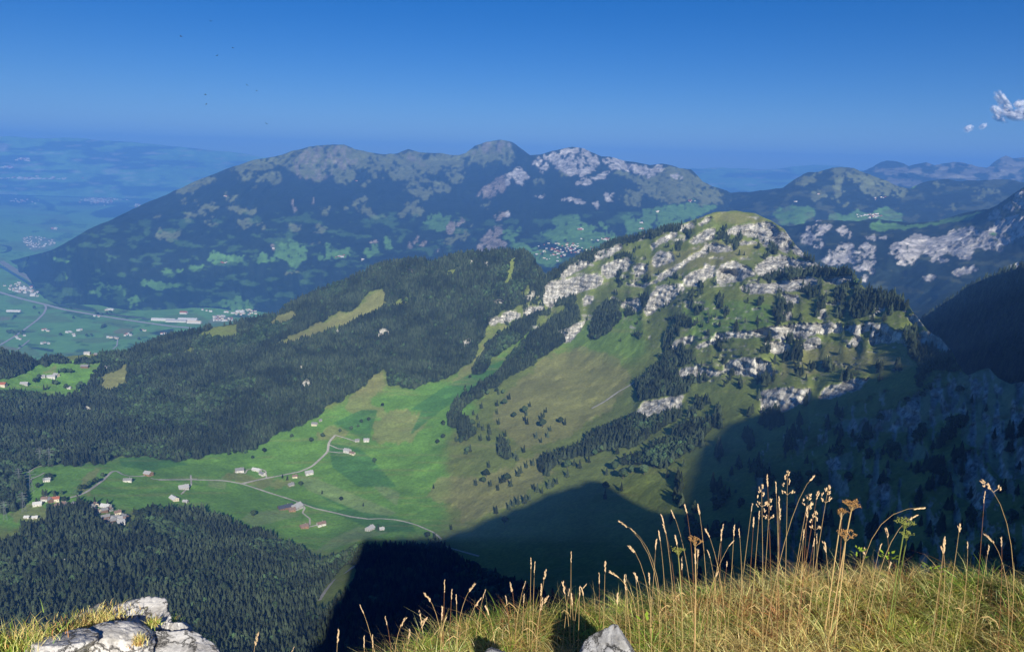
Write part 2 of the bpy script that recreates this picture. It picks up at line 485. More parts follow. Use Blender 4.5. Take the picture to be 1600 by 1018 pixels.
clearings = [
 [(118,778),(140,765),(190,775),(225,775),(240,784),(214,800),(212,826),(196,832),(160,818),(140,800)], [(60,790),(80,770),(118,780),(120,792),(90,800)],
 [(412,548),(440,532),(500,503),(520,492),(560,482),(580,455),(600,450),(603,478),(570,496),(530,512),(480,530),(440,540)],
 [(415,508),(430,495),(455,486),(464,498),(440,512)], [(616,478),(630,466),(642,462),(636,474),(620,482)],
 [(305,524),(340,512),(375,505),(370,526),(345,530),(320,526)], [(283,556),(298,540),(305,545),(292,558)],
 [(-200,600),(-40,598),(0,592),(25,588),(60,572),(110,568),(168,568),(150,582),(136,600),(128,618),(60,622),(40,612),(0,615),(-200,640)],
 [(155,592),(175,580),(200,568),(198,600),(170,614),(155,607)], [(88,560),(110,552),(160,548),(150,560),(110,566)],
 [(790,430),(800,400),(806,404),(800,440)], [(785,440),(796,432),(800,442),(788,448)], [(812,462),(822,444),(830,446),(820,460)],
 [(-100,818),(0,815),(28,822),(26,845),(0,850),(-100,850)], [(10,805),(50,785),(78,795),(74,815),(58,824),(30,814)],
 [(486,952),(515,905),(548,878),(562,892),(545,925),(505,962)], [(520,905),(552,893),(550,905),(530,915)],
 [(204,930),(209,910),(213,912),(213,935)], [(96,872),(106,866),(110,875),(100,879)], [(690,430),(705,420),(720,415),(700,432)],
 [(555,480),(575,462),(582,466),(570,485)]]
clear1 = ras1.mask(clearings, 1.2, 0.2, 0.10, None, 4, .15)
forest1 = forest1 * (1 - clear1)
clump_n = fbm2(HH, WW, 16, 18, 4, 91)
clump_zone = ras1.mask([[(760,510),(860,430),(960,380),(1090,345),(1290,400),(1440,490),(1500,570),(1400,600),(1250,600),(1120,720),(1060,640),(1040,560),(960,500),(880,500),(800,510)],[(1050,700),(1200,600),(1500,600),(1700,700),(1700,1100),(1100,1100),(1040,800)]], 10, .2, .2)
forest1 = np.maximum(forest1, clump_zone * sstep(.50, .57, clump_n + .2 * ras1.n2) * (1 - sstep(.3, .6, rock1) * .75))
rock_in_wood = rock1.copy()
forest1 = forest1 * (1 - .9 * rock1 * (1 - sstep(1, 2, rock1)))

cover1 = np.zeros((HH, WW, 3)) + OLIVE
paint(cover1, ras1.mask([[(-260,600),(-260,860),(200,800),(420,830),(490,868),(560,850),(700,835),(700,740),(690,690),(745,640),(745,600),(850,500),(800,500),(740,575),(650,600),(560,620),(480,650),(330,690),(150,720)]], 16, .25, .3), LUSH)
paint(cover1, ras1.mask([[(-260,560),(-60,555),(60,562),(172,562),(152,588),(130,625),(40,640),(-260,650)]], 4, .3, .2), LUSH * 1.05)
paint(cover1, ras1.mask([[(850,560),(910,500),(1000,480),(1010,560),(950,570),(900,545)],[(1060,470),(1200,470),(1220,520),(1080,530)]], 10, .3, .3), LUSH * .5 + OLIVE * .5)
dry = [[(583,692),(583,668),(598,640),(640,642),(672,650),(652,672),(640,690)],
 [(790,615),(850,562),(905,540),(960,555),(985,590),(955,640),(880,685),(820,700),(765,655)],
 [(540,640),(560,605),(598,578),(604,600),(575,625),(600,640),(590,650)], [(490,680),(520,665),(545,668),(560,660),(545,680),(505,690)],
 [(350,742),(365,735),(420,745),(470,760),(440,765),(390,757),(352,750)], [(120,760),(135,740),(155,727),(158,738),(140,755),(150,770),(110,768)],
 [(15,800),(50,785),(78,795),(70,822),(30,815)], [(412,548),(500,503),(560,482),(600,450),(603,478),(480,530),(440,540)],
 [(660,775),(690,745),(740,745),(800,770),(745,800),(700,790),(680,785)], [(415,508),(430,495),(455,486),(464,498),(440,512)],
 [(66,580),(90,575),(92,582),(70,585)],[(155,592),(175,580),(200,568),(198,600),(170,614),(155,607)],
 [(700,600),(740,560),(770,520),(800,500),(760,560),(735,600)], [(1000,430),(1100,420),(1170,400),(1190,380),(1120,375),(1020,400)],
 [(1110,335),(1160,333),(1200,345),(1180,350),(1120,350)], [(1230,545),(1330,540),(1420,560),(1440,575),(1300,580),(1220,590)],
 [(760,740),(850,705),(870,735),(800,790),(720,820),(730,780)]]
paint(cover1, ras1.mask(dry, 2.5, .3, .2, None, 6, .15) * .6, DRY)
strips = [[(462,742),(490,745),(620,800),(595,812),(480,765)], [(575,752),(595,755),(625,770),(620,790),(600,775)], [(325,750),(355,746),(352,764),(326,760)], [(390,800),(440,795),(470,805),(400,822),(375,812)], [(520,840),(560,822),(610,830),(560,845),(490,864)]]
paint(cover1, ras1.mask(strips, 1.0, .06, .3) * .9, LUSH * .5 + OLIVE * .5 + .045)
dk = [[(400,770),(520,800),(590,830),(650,830),(640,810),(500,790)], [(470,760),(600,815),(560,805)], [(185,715),(270,712),(295,725),(230,735),(190,728)], [(512,690),(560,700),(580,715),(620,760),(560,760),(520,730)], [(640,640),(700,600),(790,560),(770,590),(690,640)], [(660,640),(690,640),(640,680)], [(565,640),(590,640),(575,690),(520,660)]]
paint(cover1, ras1.mask(dk, 1.2, .12, .2) * .9, LUSH * np.array([.55, .70, .95]))
# mottling of the pasture
mot = fbm2(HH, WW, 60, 30, 6, 404)
cover1 *= (1 + .16 * mot)[..., None]
tr = fbm2(HH, WW, 90, 4, 4, 405)
paint(cover1, sstep(.35, .7, tr) * .3, DRY)
bare = sstep(.62, .8, fbm2(HH, WW, 6, 3, 3, 406) * ridge_zone + .1 * ras1.n1)
paint(cover1, bare * .5, (.33, .30, .23))
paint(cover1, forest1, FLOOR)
RC = ROCK[None, None] * (1 + .12 * fbm2(HH, WW, 30, 30, 4, 66)[..., None]) * np.array([1, .99, .96])
cover1 += (RC - cover1) * rock1[..., None]

ctrl1 = [(100,740,1950),(290,770,1850),(455,790,1800),(580,825,1650),(500,860,1600),(515,700,2050),(600,600,2350),(740,560,2450),
 (900,560,2250),(850,650,1950),(750,740,1750),(700,830,1600),(950,750,1550),(1000,650,1750),(1060,560,1900),(1060,450,2150),
 (1160,335,2450),(1000,370,2600),(900,410,2700),(840,430,2700),(790,393,2850),(640,405,2900),(500,470,3000),(430,490,3000),
 (300,510,2950),(200,545,2850),(100,560,2800),(0,560,2750),(480,520,2700),(420,600,2400),(400,690,2150),(100,600,2650),
 (0,600,2600),(100,660,2350),(30,740,2000),(50,800,1750),(300,800,1750),(200,900,1400),(400,900,1400),(0,900,1450),
 (300,1000,1150),(500,1000,1130),(550,900,1350),(700,950,1150),(900,900,1200),(850,850,1350),(1000,850,1250),(1100,850,1150),
 (1100,750,1350),(1200,700,1350),(1200,600,1580),(1300,560,1550),(1490,550,1350),(1430,490,1500),(1330,430,1800),(1200,350,2350),
 (1230,425,2000),(1300,480,1700),(1200,480,1800),(1100,480,1980),(1200,520,1700),(1500,600,1250),(1600,600,1180),(1400,650,1250),
 (1300,650,1350),(1350,750,1150),(1500,750,1050),(1600,750,980),(1400,850,1000),(1600,850,850),(1600,1000,700),(1300,900,1000),
 (1100,1000,900),(900,1050,850),(200,1100,950),(-200,600,2600),(-200,800,1900),(-200,1000,1300),(1800,650,1050),(1800,900,750),(600,500,2700),(650,650,2150)]
f1 = tps(ctrl1, 0.002)
crest1 = [(-260,560),(-60,548),(0,548),(60,562),(100,556),(150,553),(200,549),(240,533),(300,517),(380,502),(430,492),(460,470),(500,452),(540,438),(570,424),(600,411),(640,405),(660,404),(680,409),(700,399),(720,394),(790,391),(815,391),(830,400),(840,418),(852,432),(880,415),(920,395),(960,377),(1000,366),(1060,352),(1090,341),(1115,331),(1150,329),(1180,333),(1205,345),(1225,358),(1245,385),(1262,402),(1285,418),(1300,416),(1330,427),(1336,437),(1355,452),(1400,465),(1420,478),(1437,500),(1450,516),(1470,528),(1488,550),(1497,570),(1504,580),(1512,586),(1530,578),(1545,574),(1560,590),(1580,600),(1600,596),(1640,605),(1860,620)]
def relief1(PX, PY, D):
    P = unproj(PX, PY, D)
    rk = ras1.sample(rock1, PX, PY)
    sh = ras1.sample(shade_zone, PX, PY)
    d = D * 0
    d += 20 * fbm3(P, (220, 220, 160), 4, 3)
    d += (9 * fbm3(P, (45, 45, 45), 3, 5)) * (1 - rk)
    flute = fbm3(P, (26, 26, 95), 5, 21, .55, True)
    face = fbm3(P, (60, 60, 120), 3, 41, .5)
    d += rk * (13 * flute + 17 * face + 5 * fbm3(P, (9, 9, 34), 3, 71, .55, True))
    zz = P[..., 2] / 17.0 + .9 * fbm3(P, (90, 90, 60), 3, 15)
    saw = zz - np.floor(zz)
    d += rk * 7.5 * (sstep(0, .75, saw) - sstep(.8, 1, saw))
    d += sh * 34 * fbm3(P, (65, 65, 420), 4, 61, .5, True)
    for cx_, cy_, rx_, ry_, dp in [(1138,431,20,14,60),(1214,440,14,9,35),(1196,521,16,7,25)]:
        if dp: d += dp * sstep(1.3, .35, np.hypot((PX - cx_) / rx_, (PY - cy_) / ry_) + .25 * ras1.sample(ras1.n2, PX, PY))
    return D + d * np.clip(D / 2000, .5, 1.2)
mat_near = land_mat('alpine_slope', (0.16, 0.02), (0.6, 2.0), True, 0.11, (0.78, 1.22), stain=(.42, 1.2))
slope = make_sheet('mountain_slope', mat_near, (X0, X1), 1.75, [(X0, 1170), (X1, 1170)], crest1, f1, 470, ras1, cover1, rock1, relief1, (600, 8, 0.9), 0.0015, 1.2, 3)

# ================================================================== other landforms
# dark wooded spur at the right
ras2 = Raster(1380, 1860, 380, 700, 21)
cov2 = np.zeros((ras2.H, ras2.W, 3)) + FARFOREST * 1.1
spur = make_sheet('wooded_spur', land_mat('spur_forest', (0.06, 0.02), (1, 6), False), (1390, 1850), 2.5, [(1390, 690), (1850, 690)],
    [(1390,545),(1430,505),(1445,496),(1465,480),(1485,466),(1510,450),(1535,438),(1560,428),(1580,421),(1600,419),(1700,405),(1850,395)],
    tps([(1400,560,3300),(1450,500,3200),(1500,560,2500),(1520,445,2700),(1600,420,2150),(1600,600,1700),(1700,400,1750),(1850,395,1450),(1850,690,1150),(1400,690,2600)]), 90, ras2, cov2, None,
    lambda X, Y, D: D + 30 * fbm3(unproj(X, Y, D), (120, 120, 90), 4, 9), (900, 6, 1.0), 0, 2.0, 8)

# rock-band mountain and its plateau, right
zD = lambda p: zc(1200, 180, 3.915, p)
ras3 = Raster(1130, 1860, 270, 560, 31)
rp3 = [zD(p) for p in [
 [(190,740),(240,680),(300,650),(380,665),(370,700),(330,720),(340,780),(310,810),(240,780)], [(400,700),(460,670),(500,730),(480,750),(420,720)],
 [(330,900),(370,830),(430,850),(440,780),(500,790),(520,830),(560,800),(650,800),(650,900),(640,960),(560,940),(500,900),(380,920)],
 [(745,850),(760,790),(830,760),(930,720),(990,760),(1060,750),(1160,690),(1230,680),(1290,720),(1370,690),(1400,640),(1480,620),(1566,600),(1566,720),(1480,780),(1430,830),(1330,820),(1270,800),(1240,870),(1170,870),(1100,820),(1060,860),(1130,890),(1000,890),(980,840),(900,870),(860,920),(800,920),(830,880)],
 [(1350,640),(1350,600),(1390,570),(1420,590),(1400,620)], [(1430,570),(1480,540),(1500,570),(1460,590)], [(1500,500),(1566,450),(1566,560),(1530,560)],
 [(1130,960),(1200,930),(1280,920),(1270,945),(1160,975)], [(1480,930),(1520,910),(1566,910),(1566,935),(1490,940)], [(960,980),(1020,980),(1010,1018),(970,1018)], [(570,990),(610,980),(600,1018),(570,1018)], [(600,745),(640,740),(650,760),(610,765)], [(690,745),(720,740),(715,765),(690,765)]]]
rock3 = ras3.mask(rp3, 1.4, 1.7, .2, fbm2(ras3.H, ras3.W, 8, 5, 3, 77) * .6 + ras3.n1 * .4 + .12, 4, .9)
cov3 = np.zeros((ras3.H, ras3.W, 3)) + FARFOREST
FG = np.array([.10, .21, .055]); FO = np.array([.13, .15, .068])
g3 = [zD(p) for p in [[(620,660),(680,640),(700,655),(840,680),(950,665),(1000,655),(1100,630),(1220,610),(1330,580),(1300,600),(1230,640),(1120,655),(1000,670),(900,690),(780,700),(700,710),(640,705)],
 [(1340,720),(1400,700),(1400,740)], [(1380,760),(1430,740),(1430,770)]]]
paint(cov3, ras3.mask(g3, 1.0, .3, .15, None, 2, .3), FG)
paint(cov3, sstep(.35, .55, fbm2(ras3.H, ras3.W, 22, 8, 4, 78)) * .5, FO * .7)
cov3 += (np.array([.46, .44, .42]) - cov3) * rock3[..., None]
gorge = make_sheet('cliff_band_mountain', land_mat('far_rock_forest', (0.02, 0.006), (.5, 8), True, 0.022, stain=(.60, 1.12)), (1150, 1850), 2.0, [(1150, 545), (1850, 545)],
    [(1150,352),(1200,352),(1240,352),(1262,347),(1280,343),(1310,344),(1340,346),(1365,342),(1385,343),(1420,348),(1455,346),(1500,335),(1545,326),(1580,306),(1600,292),(1700,260),(1850,230)],
    tps([(1200,360,5600),(1200,540,4300),(1300,350,5300),(1300,420,4700),(1400,350,5600),(1400,362,5100),(1400,450,4450),(1400,540,3900),(1600,300,4900),(1600,420,4200),(1600,540,3600),(1850,240,4600),(1850,540,3200),(1500,345,5300),(1500,400,4500)], .001),
    160, ras3, cov3, rock3, lambda X, Y, D: D + 60 * fbm3(unproj(X, Y, D), (300, 300, 260), 5, 19, .5, True) + 28 * ras3.sample(rock3, X, Y) * fbm3(unproj(X, Y, D), (60, 60, 240), 4, 29, .5, True), (800, 5, .5), .0010, 1.5, 12)

# middle hills at the right
ras6 = Raster(1040, 1860, 230, 420, 41)
cov6 = np.zeros((ras6.H, ras6.W, 3)) + FARFOREST
o6 = [zD(p) for p in [[(430,320),(520,330),(580,350),(700,370),(780,410),(850,470),(830,510),(740,500),(640,480),(560,440),(520,400),(470,380),(430,400),(370,410),(390,350)],
 [(250,490),(280,460),(350,450),(380,500),(330,510),(270,530)], [(90,500),(130,480),(160,510),(120,520)], [(160,400),(250,360),(330,350),(300,390),(200,430)],
 [(400,420),(440,380),(450,480),(420,520),(390,480)], [(430,550),(500,530),(490,560)], [(1260,470),(1320,455),(1420,470),(1350,490),(1310,500)], [(1000,420),(1060,400),(1100,420),(1030,450)], [(1180,425),(1250,425),(1240,435),(1190,435)],
 [(970,640),(1010,620),(1060,640),(1000,650)], [(1100,560),(1160,550),(1140,580)]]]
paint(cov6, ras6.mask(o6, 1.3, .9, .18, None, 6, .7), FO)
g6 = [zD(p) for p in [[(20,600),(60,570),(200,560),(290,570),(290,610),(240,650),(200,680),(100,670),(50,640)], [(370,620),(400,590),(480,610),(560,570),(640,600),(680,570),(720,560),(780,600),(830,610),(800,650),(640,640),(560,650),(420,640),(370,640)],
 [(800,430),(850,400),(930,410),(900,440),(830,450)]]]
paint(cov6, ras6.mask(g6, 1.2, .3, .15, None, 4, .35), FG)
paint(cov6, sstep(.3, .5, fbm2(ras6.H, ras6.W, 20, 9, 4, 79)) * .45, FO * .8)
hills6 = make_sheet('middle_hills', land_mat('middle_hill_cover', (0.01, 0.003), (1, 20), False), (1050, 1850), 2.0, [(1050, 400), (1850, 400)],
    [(1050,300),(1120,302),(1150,300),(1200,298),(1225,293),(1240,281),(1262,268),(1280,268),(1300,263),(1315,262),(1335,264),(1350,270),(1385,282),(1400,290),(1420,295),(1445,284),(1475,279),(1500,283),(1560,281),(1600,284),(1700,280),(1850,280)],
    tps([(1100,390,7000),(1100,300,9000),(1300,390,6600),(1300,330,7500),(1320,265,8600),(1450,285,8800),(1450,390,6400),(1600,285,9000),(1600,390,6300),(1850,280,9000),(1850,390,6300),(1250,340,7100)], .001),
    110, ras6, cov6, None, lambda X, Y, D: D + 130 * fbm3(unproj(X, Y, D), (700, 700, 400), 5, 39, .5, True), (1500, 5, .35), 0, 1.6, 14)

# main range beyond the valley
zA = lambda p: zc(0, 180, 3.915, p); zB = lambda p: zc(400, 180, 3.915, p); zC = lambda p: zc(800, 180, 3.915, p)
ras4 = Raster(-60, 1300, 200, 620, 51)
cov4 = np.zeros((ras4.H, ras4.W, 3)) + FARFOREST
ol = [zA(p) for p in [[(1085,460),(1110,430),(1200,390),(1300,380),(1300,405),(1220,440),(1130,470)], [(1410,325),(1480,300),(1566,260),(1566,370),(1500,385),(1450,370)],
 [(1110,640),(1150,600),(1200,560),(1330,540),(1330,560),(1260,600),(1200,620),(1130,660)], [(1240,640),(1310,630),(1330,660),(1270,660)], [(1350,500),(1400,485),(1470,500),(1440,515),(1370,515)],
 [(1380,560),(1440,540),(1510,560),(1566,590),(1520,600),(1430,580)], [(1090,510),(1140,500),(1130,525),(1100,520)], [(930,620),(980,590),(970,620)], [(940,740),(970,700),(1040,710),(1110,710),(1100,745),(1030,765),(980,745)],
 [(1460,660),(1520,640),(1566,650),(1530,680),(1480,680)], [(1180,540),(1210,490),(1200,530)]]]
ol += [zB(p) for p in [[(-20,420),(50,365),(140,360),(145,390),(120,425),(60,410)], [(0,350),(60,340),(180,290),(220,370),(350,410),(435,395),(400,350),(470,370),(500,420),(560,425),(600,390),(640,350),(700,345),(720,380),(780,370),(740,330),(800,340),(860,400),(950,440),(1000,420),(1080,410),(1030,370),(1150,350),(1220,420),(1280,410),(1240,350),(1330,300),(1420,285),(1566,275),(1566,170),(1500,148),(1380,170),(1290,240),(1130,235),(950,205),(880,240),(780,240),(550,185),(350,185),(250,215),(100,255),(0,265)],
 [(610,510),(670,505),(660,560),(720,590),(790,620),(760,640),(690,610),(620,560)], [(950,460),(1000,440),(1080,440),(1090,500),(1020,540),(970,500)], [(1090,415),(1190,415),(1180,455),(1100,480)], [(920,560),(990,540),(1030,600),(1000,620),(940,615),(850,610)], [(395,590),(440,550),(445,590),(420,625)],
 [(205,650),(260,660),(320,680),(270,690),(210,690)], [(340,700),(380,665),(430,650),(440,690),(400,725)], [(330,790),(400,770),(380,795)], [(1140,790),(1220,740),(1290,690),(1320,685),(1260,740),(1200,790)], [(190,950),(270,945),(260,965),(200,965)], [(1360,570),(1390,530),(1440,525),(1420,560)], [(540,570),(570,550),(600,575),(570,580)], [(900,420),(940,425),(930,445)], [(660,420),(700,415),(700,440),(670,440)], [(0,670),(60,670),(80,685),(20,690)]]]
ol += [zC(p) for p in [[(640,500),(700,470),(760,430),(720,400),(640,350),(760,370),(900,340),(960,310),(1080,330),(1160,380),(1200,440),(1290,470),(1280,540),(1200,560),(1130,520),(1000,540),(900,540),(860,490),(800,490),(800,550),(740,545),(690,520)], [(280,330),(350,350),(300,370)], [(90,395),(200,390),(190,405),(110,405)], [(1330,520),(1400,530),(1500,550),(1430,565),(1350,550)], [(1200,400),(1330,420),(1340,445),(1230,430)]]]
paint(cov4, ras4.mask(ol, 1.4, .9, .2, None, 7, .7), FO)
gr = [zB(p) for p in [[(100,860),(140,770),(190,780),(200,750),(260,780),(310,830),(290,900),(230,920),(180,890),(110,890)], [(0,870),(70,840),(100,880),(50,910),(0,900)], [(375,840),(430,830),(420,790),(460,770),(480,800),(470,830),(580,810),(580,860),(500,870),(420,900)], [(1030,660),(1080,620),(1220,605),(1260,620),(1190,680),(1150,710),(1060,705)], [(780,740),(820,760),(830,830),(800,820)], [(640,850),(720,790),(760,830),(720,870)], [(1490,700),(1566,680),(1566,790),(1520,760)]]]
gr += [zC(p) for p in [[(170,720),(250,690),(270,610),(400,610),(450,660),(480,690),(560,720),(640,745),(560,790),(440,830),(320,810),(200,740)], [(520,660),(560,650),(640,740),(600,740)], [(660,620),(720,590),(760,640),(800,640),(800,580),(880,550),(1000,560),(1130,530),(1230,570),(1250,590),(1130,620),(1140,650),(1040,670),(900,690),(700,740),(700,680)], [(0,770),(100,800),(200,830),(330,870),(250,920),(150,900),(60,820),(0,800)], [(20,690),(60,700),(40,730),(0,720)]]]
gr += [zc(0, 400, 3.915, p) for p in [[(970,100),(1020,80),(1140,85),(1200,60),(1270,55),(1180,90),(1060,110),(990,120)], [(1240,10),(1320,-15),(1400,0),(1500,-5),(1480,35),(1400,45),(1300,30)], [(850,150),(920,140),(960,160),(1100,160),(1080,190),(960,200),(900,180)], [(520,165),(620,160),(740,190),(700,195),(600,175)], [(790,270),(850,240),(880,260),(850,300),(800,305)], [(340,20),(400,10),(440,25),(380,45),(340,35)], [(1320,290),(1400,250),(1500,270),(1566,300),(1566,320),(1500,330),(1360,320)], [(540,210),(640,190),(700,220),(640,200),(560,240)], [(760,210),(780,250),(740,240)], [(390,90),(420,110),(400,120)]]]
paint(cov4, ras4.mask(gr, 1.3, .8, .18, None, 6, .6), FG * np.array([.95, .95, .95]))
paint(cov4, sstep(.34, .42, fbm2(ras4.H, ras4.W, 20, 8, 5, 80)) * .45 * (np.arange(ras4.H) + 200 > 330)[:, None], FG * .8)
rp4 = [zC(p) for p in [[(0,340),(30,320),(60,330),(110,370),(60,390),(0,390)], [(120,290),(180,250),(260,240),(330,200),(440,200),(520,250),(540,300),(490,330),(500,360),(430,375),(350,350),(290,330),(250,310),(200,350),(150,330)], [(560,260),(640,260),(720,300),(800,320),(790,360),(700,340),(620,320)], [(380,420),(420,390),(480,380),(600,340),(600,355),(500,400),(430,430)], [(800,330),(930,300),(930,340),(870,370),(820,390)], [(980,370),(1030,360),(1040,400),(1000,400)], [(20,390),(60,400),(60,430),(20,410)], [(125,495),(200,490),(190,510)], [(280,495),(450,525),(440,535),(290,510)], [(570,480),(630,470),(620,520),(570,520)], [(500,540),(520,530),(515,570)]]]
rp4 += [zB(p) for p in [[(1350,490),(1400,430),(1480,380),(1566,330),(1566,400),(1500,470),(1420,510)], [(1175,720),(1185,660),(1250,615),(1268,635),(1230,700),(1190,735)], [(1350,820),(1370,750),(1430,705),(1500,670),(1510,700),(1470,750),(1530,790),(1530,825),(1420,830)], [(1460,620),(1530,590),(1560,610),(1480,640)], [(228,520),(240,540),(245,600),(232,600)], [(690,780),(740,765),(745,775),(700,785)], [(970,780),(985,750),(995,760),(975,800)], [(1000,810),(1040,770),(1040,790)], [(1090,830),(1115,820),(1105,840)], [(935,760),(945,820),(935,820)], [(345,500),(350,545),(345,545)], [(90,800),(120,805),(110,820),(90,820)]]]
rock4 = ras4.mask(rp4, 1.2, 1.5, .2, fbm2(ras4.H, ras4.W, 6, 9, 3, 81) * .7 + ras4.n1 * .3 + .1, 4, .9)
rock4 = np.maximum(rock4, ras4.mask([zB([(180,300),(350,185),(550,185),(620,280),(600,330),(500,340),(430,390),(350,400),(250,380)]), zB([(880,240),(950,205),(1000,260),(1080,330),(980,290)]), zB([(1300,240),(1400,165),(1500,148),(1566,170),(1566,240),(1450,230)])], 3, .3, .2) * sstep(-.1, .5, fbm2(ras4.H, ras4.W, 5, 9, 4, 82)) * .65)
rcol = np.array([.44, .425, .41]) * np.ones((ras4.H, ras4.W, 1))
rcol[:, :850] = rcol[:, :850] * np.array([.60, .54, .48])
cov4 += (rcol - cov4) * rock4[..., None]
crest4 = [(-60,425),(-20,418),(0,411),(30,404),(60,396),(85,388),(110,374),(140,358),(170,345),(200,331),(230,316),(262,303),(300,285),(330,273),(360,262),(380,256),(400,249),(430,244),(460,235),(485,228),(510,227),(538,226),(555,233),(575,237),(600,241),(620,240),(638,233),(655,238),(690,239),(715,243),(728,240),(742,228),(760,221),(782,218),(800,222),(815,232),(828,242),(845,241),(862,236),(880,232),(892,230),(912,232),(925,238),(940,245),(955,246),(975,251),(995,254),(1015,258),(1035,255),(1050,258),(1062,263),(1080,264),(1088,272),(1098,283),(1115,292),(1135,297),(1160,310),(1200,330),(1300,370)]
def d4(px, py):
    return d4_(px, py)
PLAIN_Z = -1300.0
def plane_D(px, py, z=PLAIN_Z):
    r = ray(px, py)
    return z / np.minimum(r[..., 2], -1e-3)
c4 = [(p, q, float(plane_D(p, q))) for p, q in ((0, 414), (70, 472), (150, 481), (300, 484), (430, 490))]
c4 += [(-60,425,7800),(110,376,7700),(230,317,8300),(360,263,8900),(500,228,9600),(640,236,10000),(780,219,10300),(890,232,9000),(1000,256,8900),(1080,265,8700),(1160,310,8400),(1300,370,7600),
 (600,480,5700),(800,480,5500),(800,400,6300),(1000,400,6000),(1000,330,7200),(850,280,8300),(600,320,7700),(450,320,7600),(600,400,6600),(300,400,7000),(450,420,6550),(200,430,7000),(1200,420,6200),(1300,500,5500),(1100,600,5200),(600,620,5300),(0,620,5500),(700,270,9000),(500,270,8700)]
d4_ = tps(c4, .001)
def relief4(X, Y, D):
    P = unproj(X, Y, D)
    k = np.clip((D - 6300) / 2500, .25, 1)
    return D + k * (170 * fbm3(P, (1300, 1300, 900), 5, 49, .52, True) + 520 * fbm3(P, (560, 3000, 2600), 4, 149, .5, True)) + 45 * k * ras4.sample(rock4, X, Y) * fbm3(P, (110, 110, 330), 4, 59, .55, True) - 100 * k
rng4 = make_sheet('mountain_range', land_mat('range_cover', (0.018, 0.004), (.8, 12), True, 0.014, stain=(.55, 1.15)), (-58, 1290), 2.0, [(-58, 424), (0, 432), (40, 455), (70, 473), (110, 480), (150, 484), (300, 488), (430, 494), (600, 560), (1290, 560)],
    crest4, d4_, 230, ras4, cov4, rock4, relief4, (2500, 6, .35), .0008, 1.0, 15)

# valley floor
ras5 = Raster(-420, 1000, 285, 600, 61)
H5, W5 = ras5.H, ras5.W
VG = np.array([.15, .33, .09])
cov5 = np.zeros((H5, W5, 3)) + VG
z5 = lambda p: zc(0, 400, 3.915, p)
fld = fbm2(H5, W5, 40, 9, 3, 88)
paint(cov5, sstep(.1, .14, fld) * .25, VG * .72)
paint(cov5, sstep(.35, .38, fbm2(H5, W5, 55, 8, 2, 89)) * .5, (.13, .17, .07))
yy = (np.arange(H5) + 285)[:, None]
farf = sstep(345, 325, yy)
paint(cov5, farf * sstep(.0, .25, fbm2(H5, W5, 60, 7, 5, 90)) * .85, FARFOREST)
paint(cov5, sstep(.5, .58, fbm2(H5, W5, 26, 5, 4, 92)) * .6, FARFOREST * 1.3)
paint(cov5, ras5.mask([z5(p) for p in [[(690,460),(740,440),(830,445),(780,475),(700,475)], [(0,545),(100,560),(120,575),(0,570)], [(0,370),(70,370),(60,390),(0,395)]]], 1, .1, .2) * .8, (.22, .21, .10))
paint(cov5, ras5.mask([z5(p) for p in [[(150,545),(330,570),(330,590),(180,560)], [(280,300),(440,290),(570,315),(600,340),(450,325),(350,310)], [(640,350),(900,375),(900,385),(640,360)], [(610,440),(640,415),(650,430),(620,445)], [(80,370),(120,340),(90,380),(60,400)], [(900,470),(1070,440),(1060,470),(1000,490)]]], 1, .25, .2) * .85, FARFOREST * 1.4)
paint(cov5, ras5.mask([zA(p) for p in [[(0,480),(60,480),(180,490),(270,520),(340,550),(330,585),(290,580),(280,550),(220,530),(150,550),(60,545),(0,500)], [(545,605),(600,580),(700,555),(850,560),(820,580),(720,625),(600,625)], [(360,525),(550,535),(550,545),(380,540)], [(730,490),(800,455),(950,450),(1050,470),(900,500)]]], 1, .15, .15) * .95, FARFOREST)
paint(cov5, ras5.mask([zA(p) for p in [[(130,750),(200,735),(330,755),(345,800),(200,830),(150,790)], [(500,500),(620,495),(700,530),(680,545),(560,530),(520,525)], [(690,420),(760,415),(860,440),(780,455),(700,440)], [(0,395),(100,395),(210,410),(210,435),(80,430),(0,410)], [(680,335),(720,335),(700,350)]]], 2, .3, .3) * .5, (.28, .25, .23))
paint(cov5, ras5.mask([z5([(60,190),(130,160),(210,190),(230,250),(160,250),(90,220)]), z5([(1260,400),(1330,365),(1420,370),(1430,395),(1290,410)])], 2, .2, .3) * .5, (.3, .29, .27))
valley = make_sheet('valley_floor', land_mat('valley_cover', (0.012, 0.004), (.2, 2), False, var=(.85, 1.15)), (-415, 995), 2.5, [(-415, 598), (995, 598)], lambda px: np.interp(px, [-415, 995], [290, 330]), plane_D, 260, ras5, cov5, None, None, (30, 1, .1))

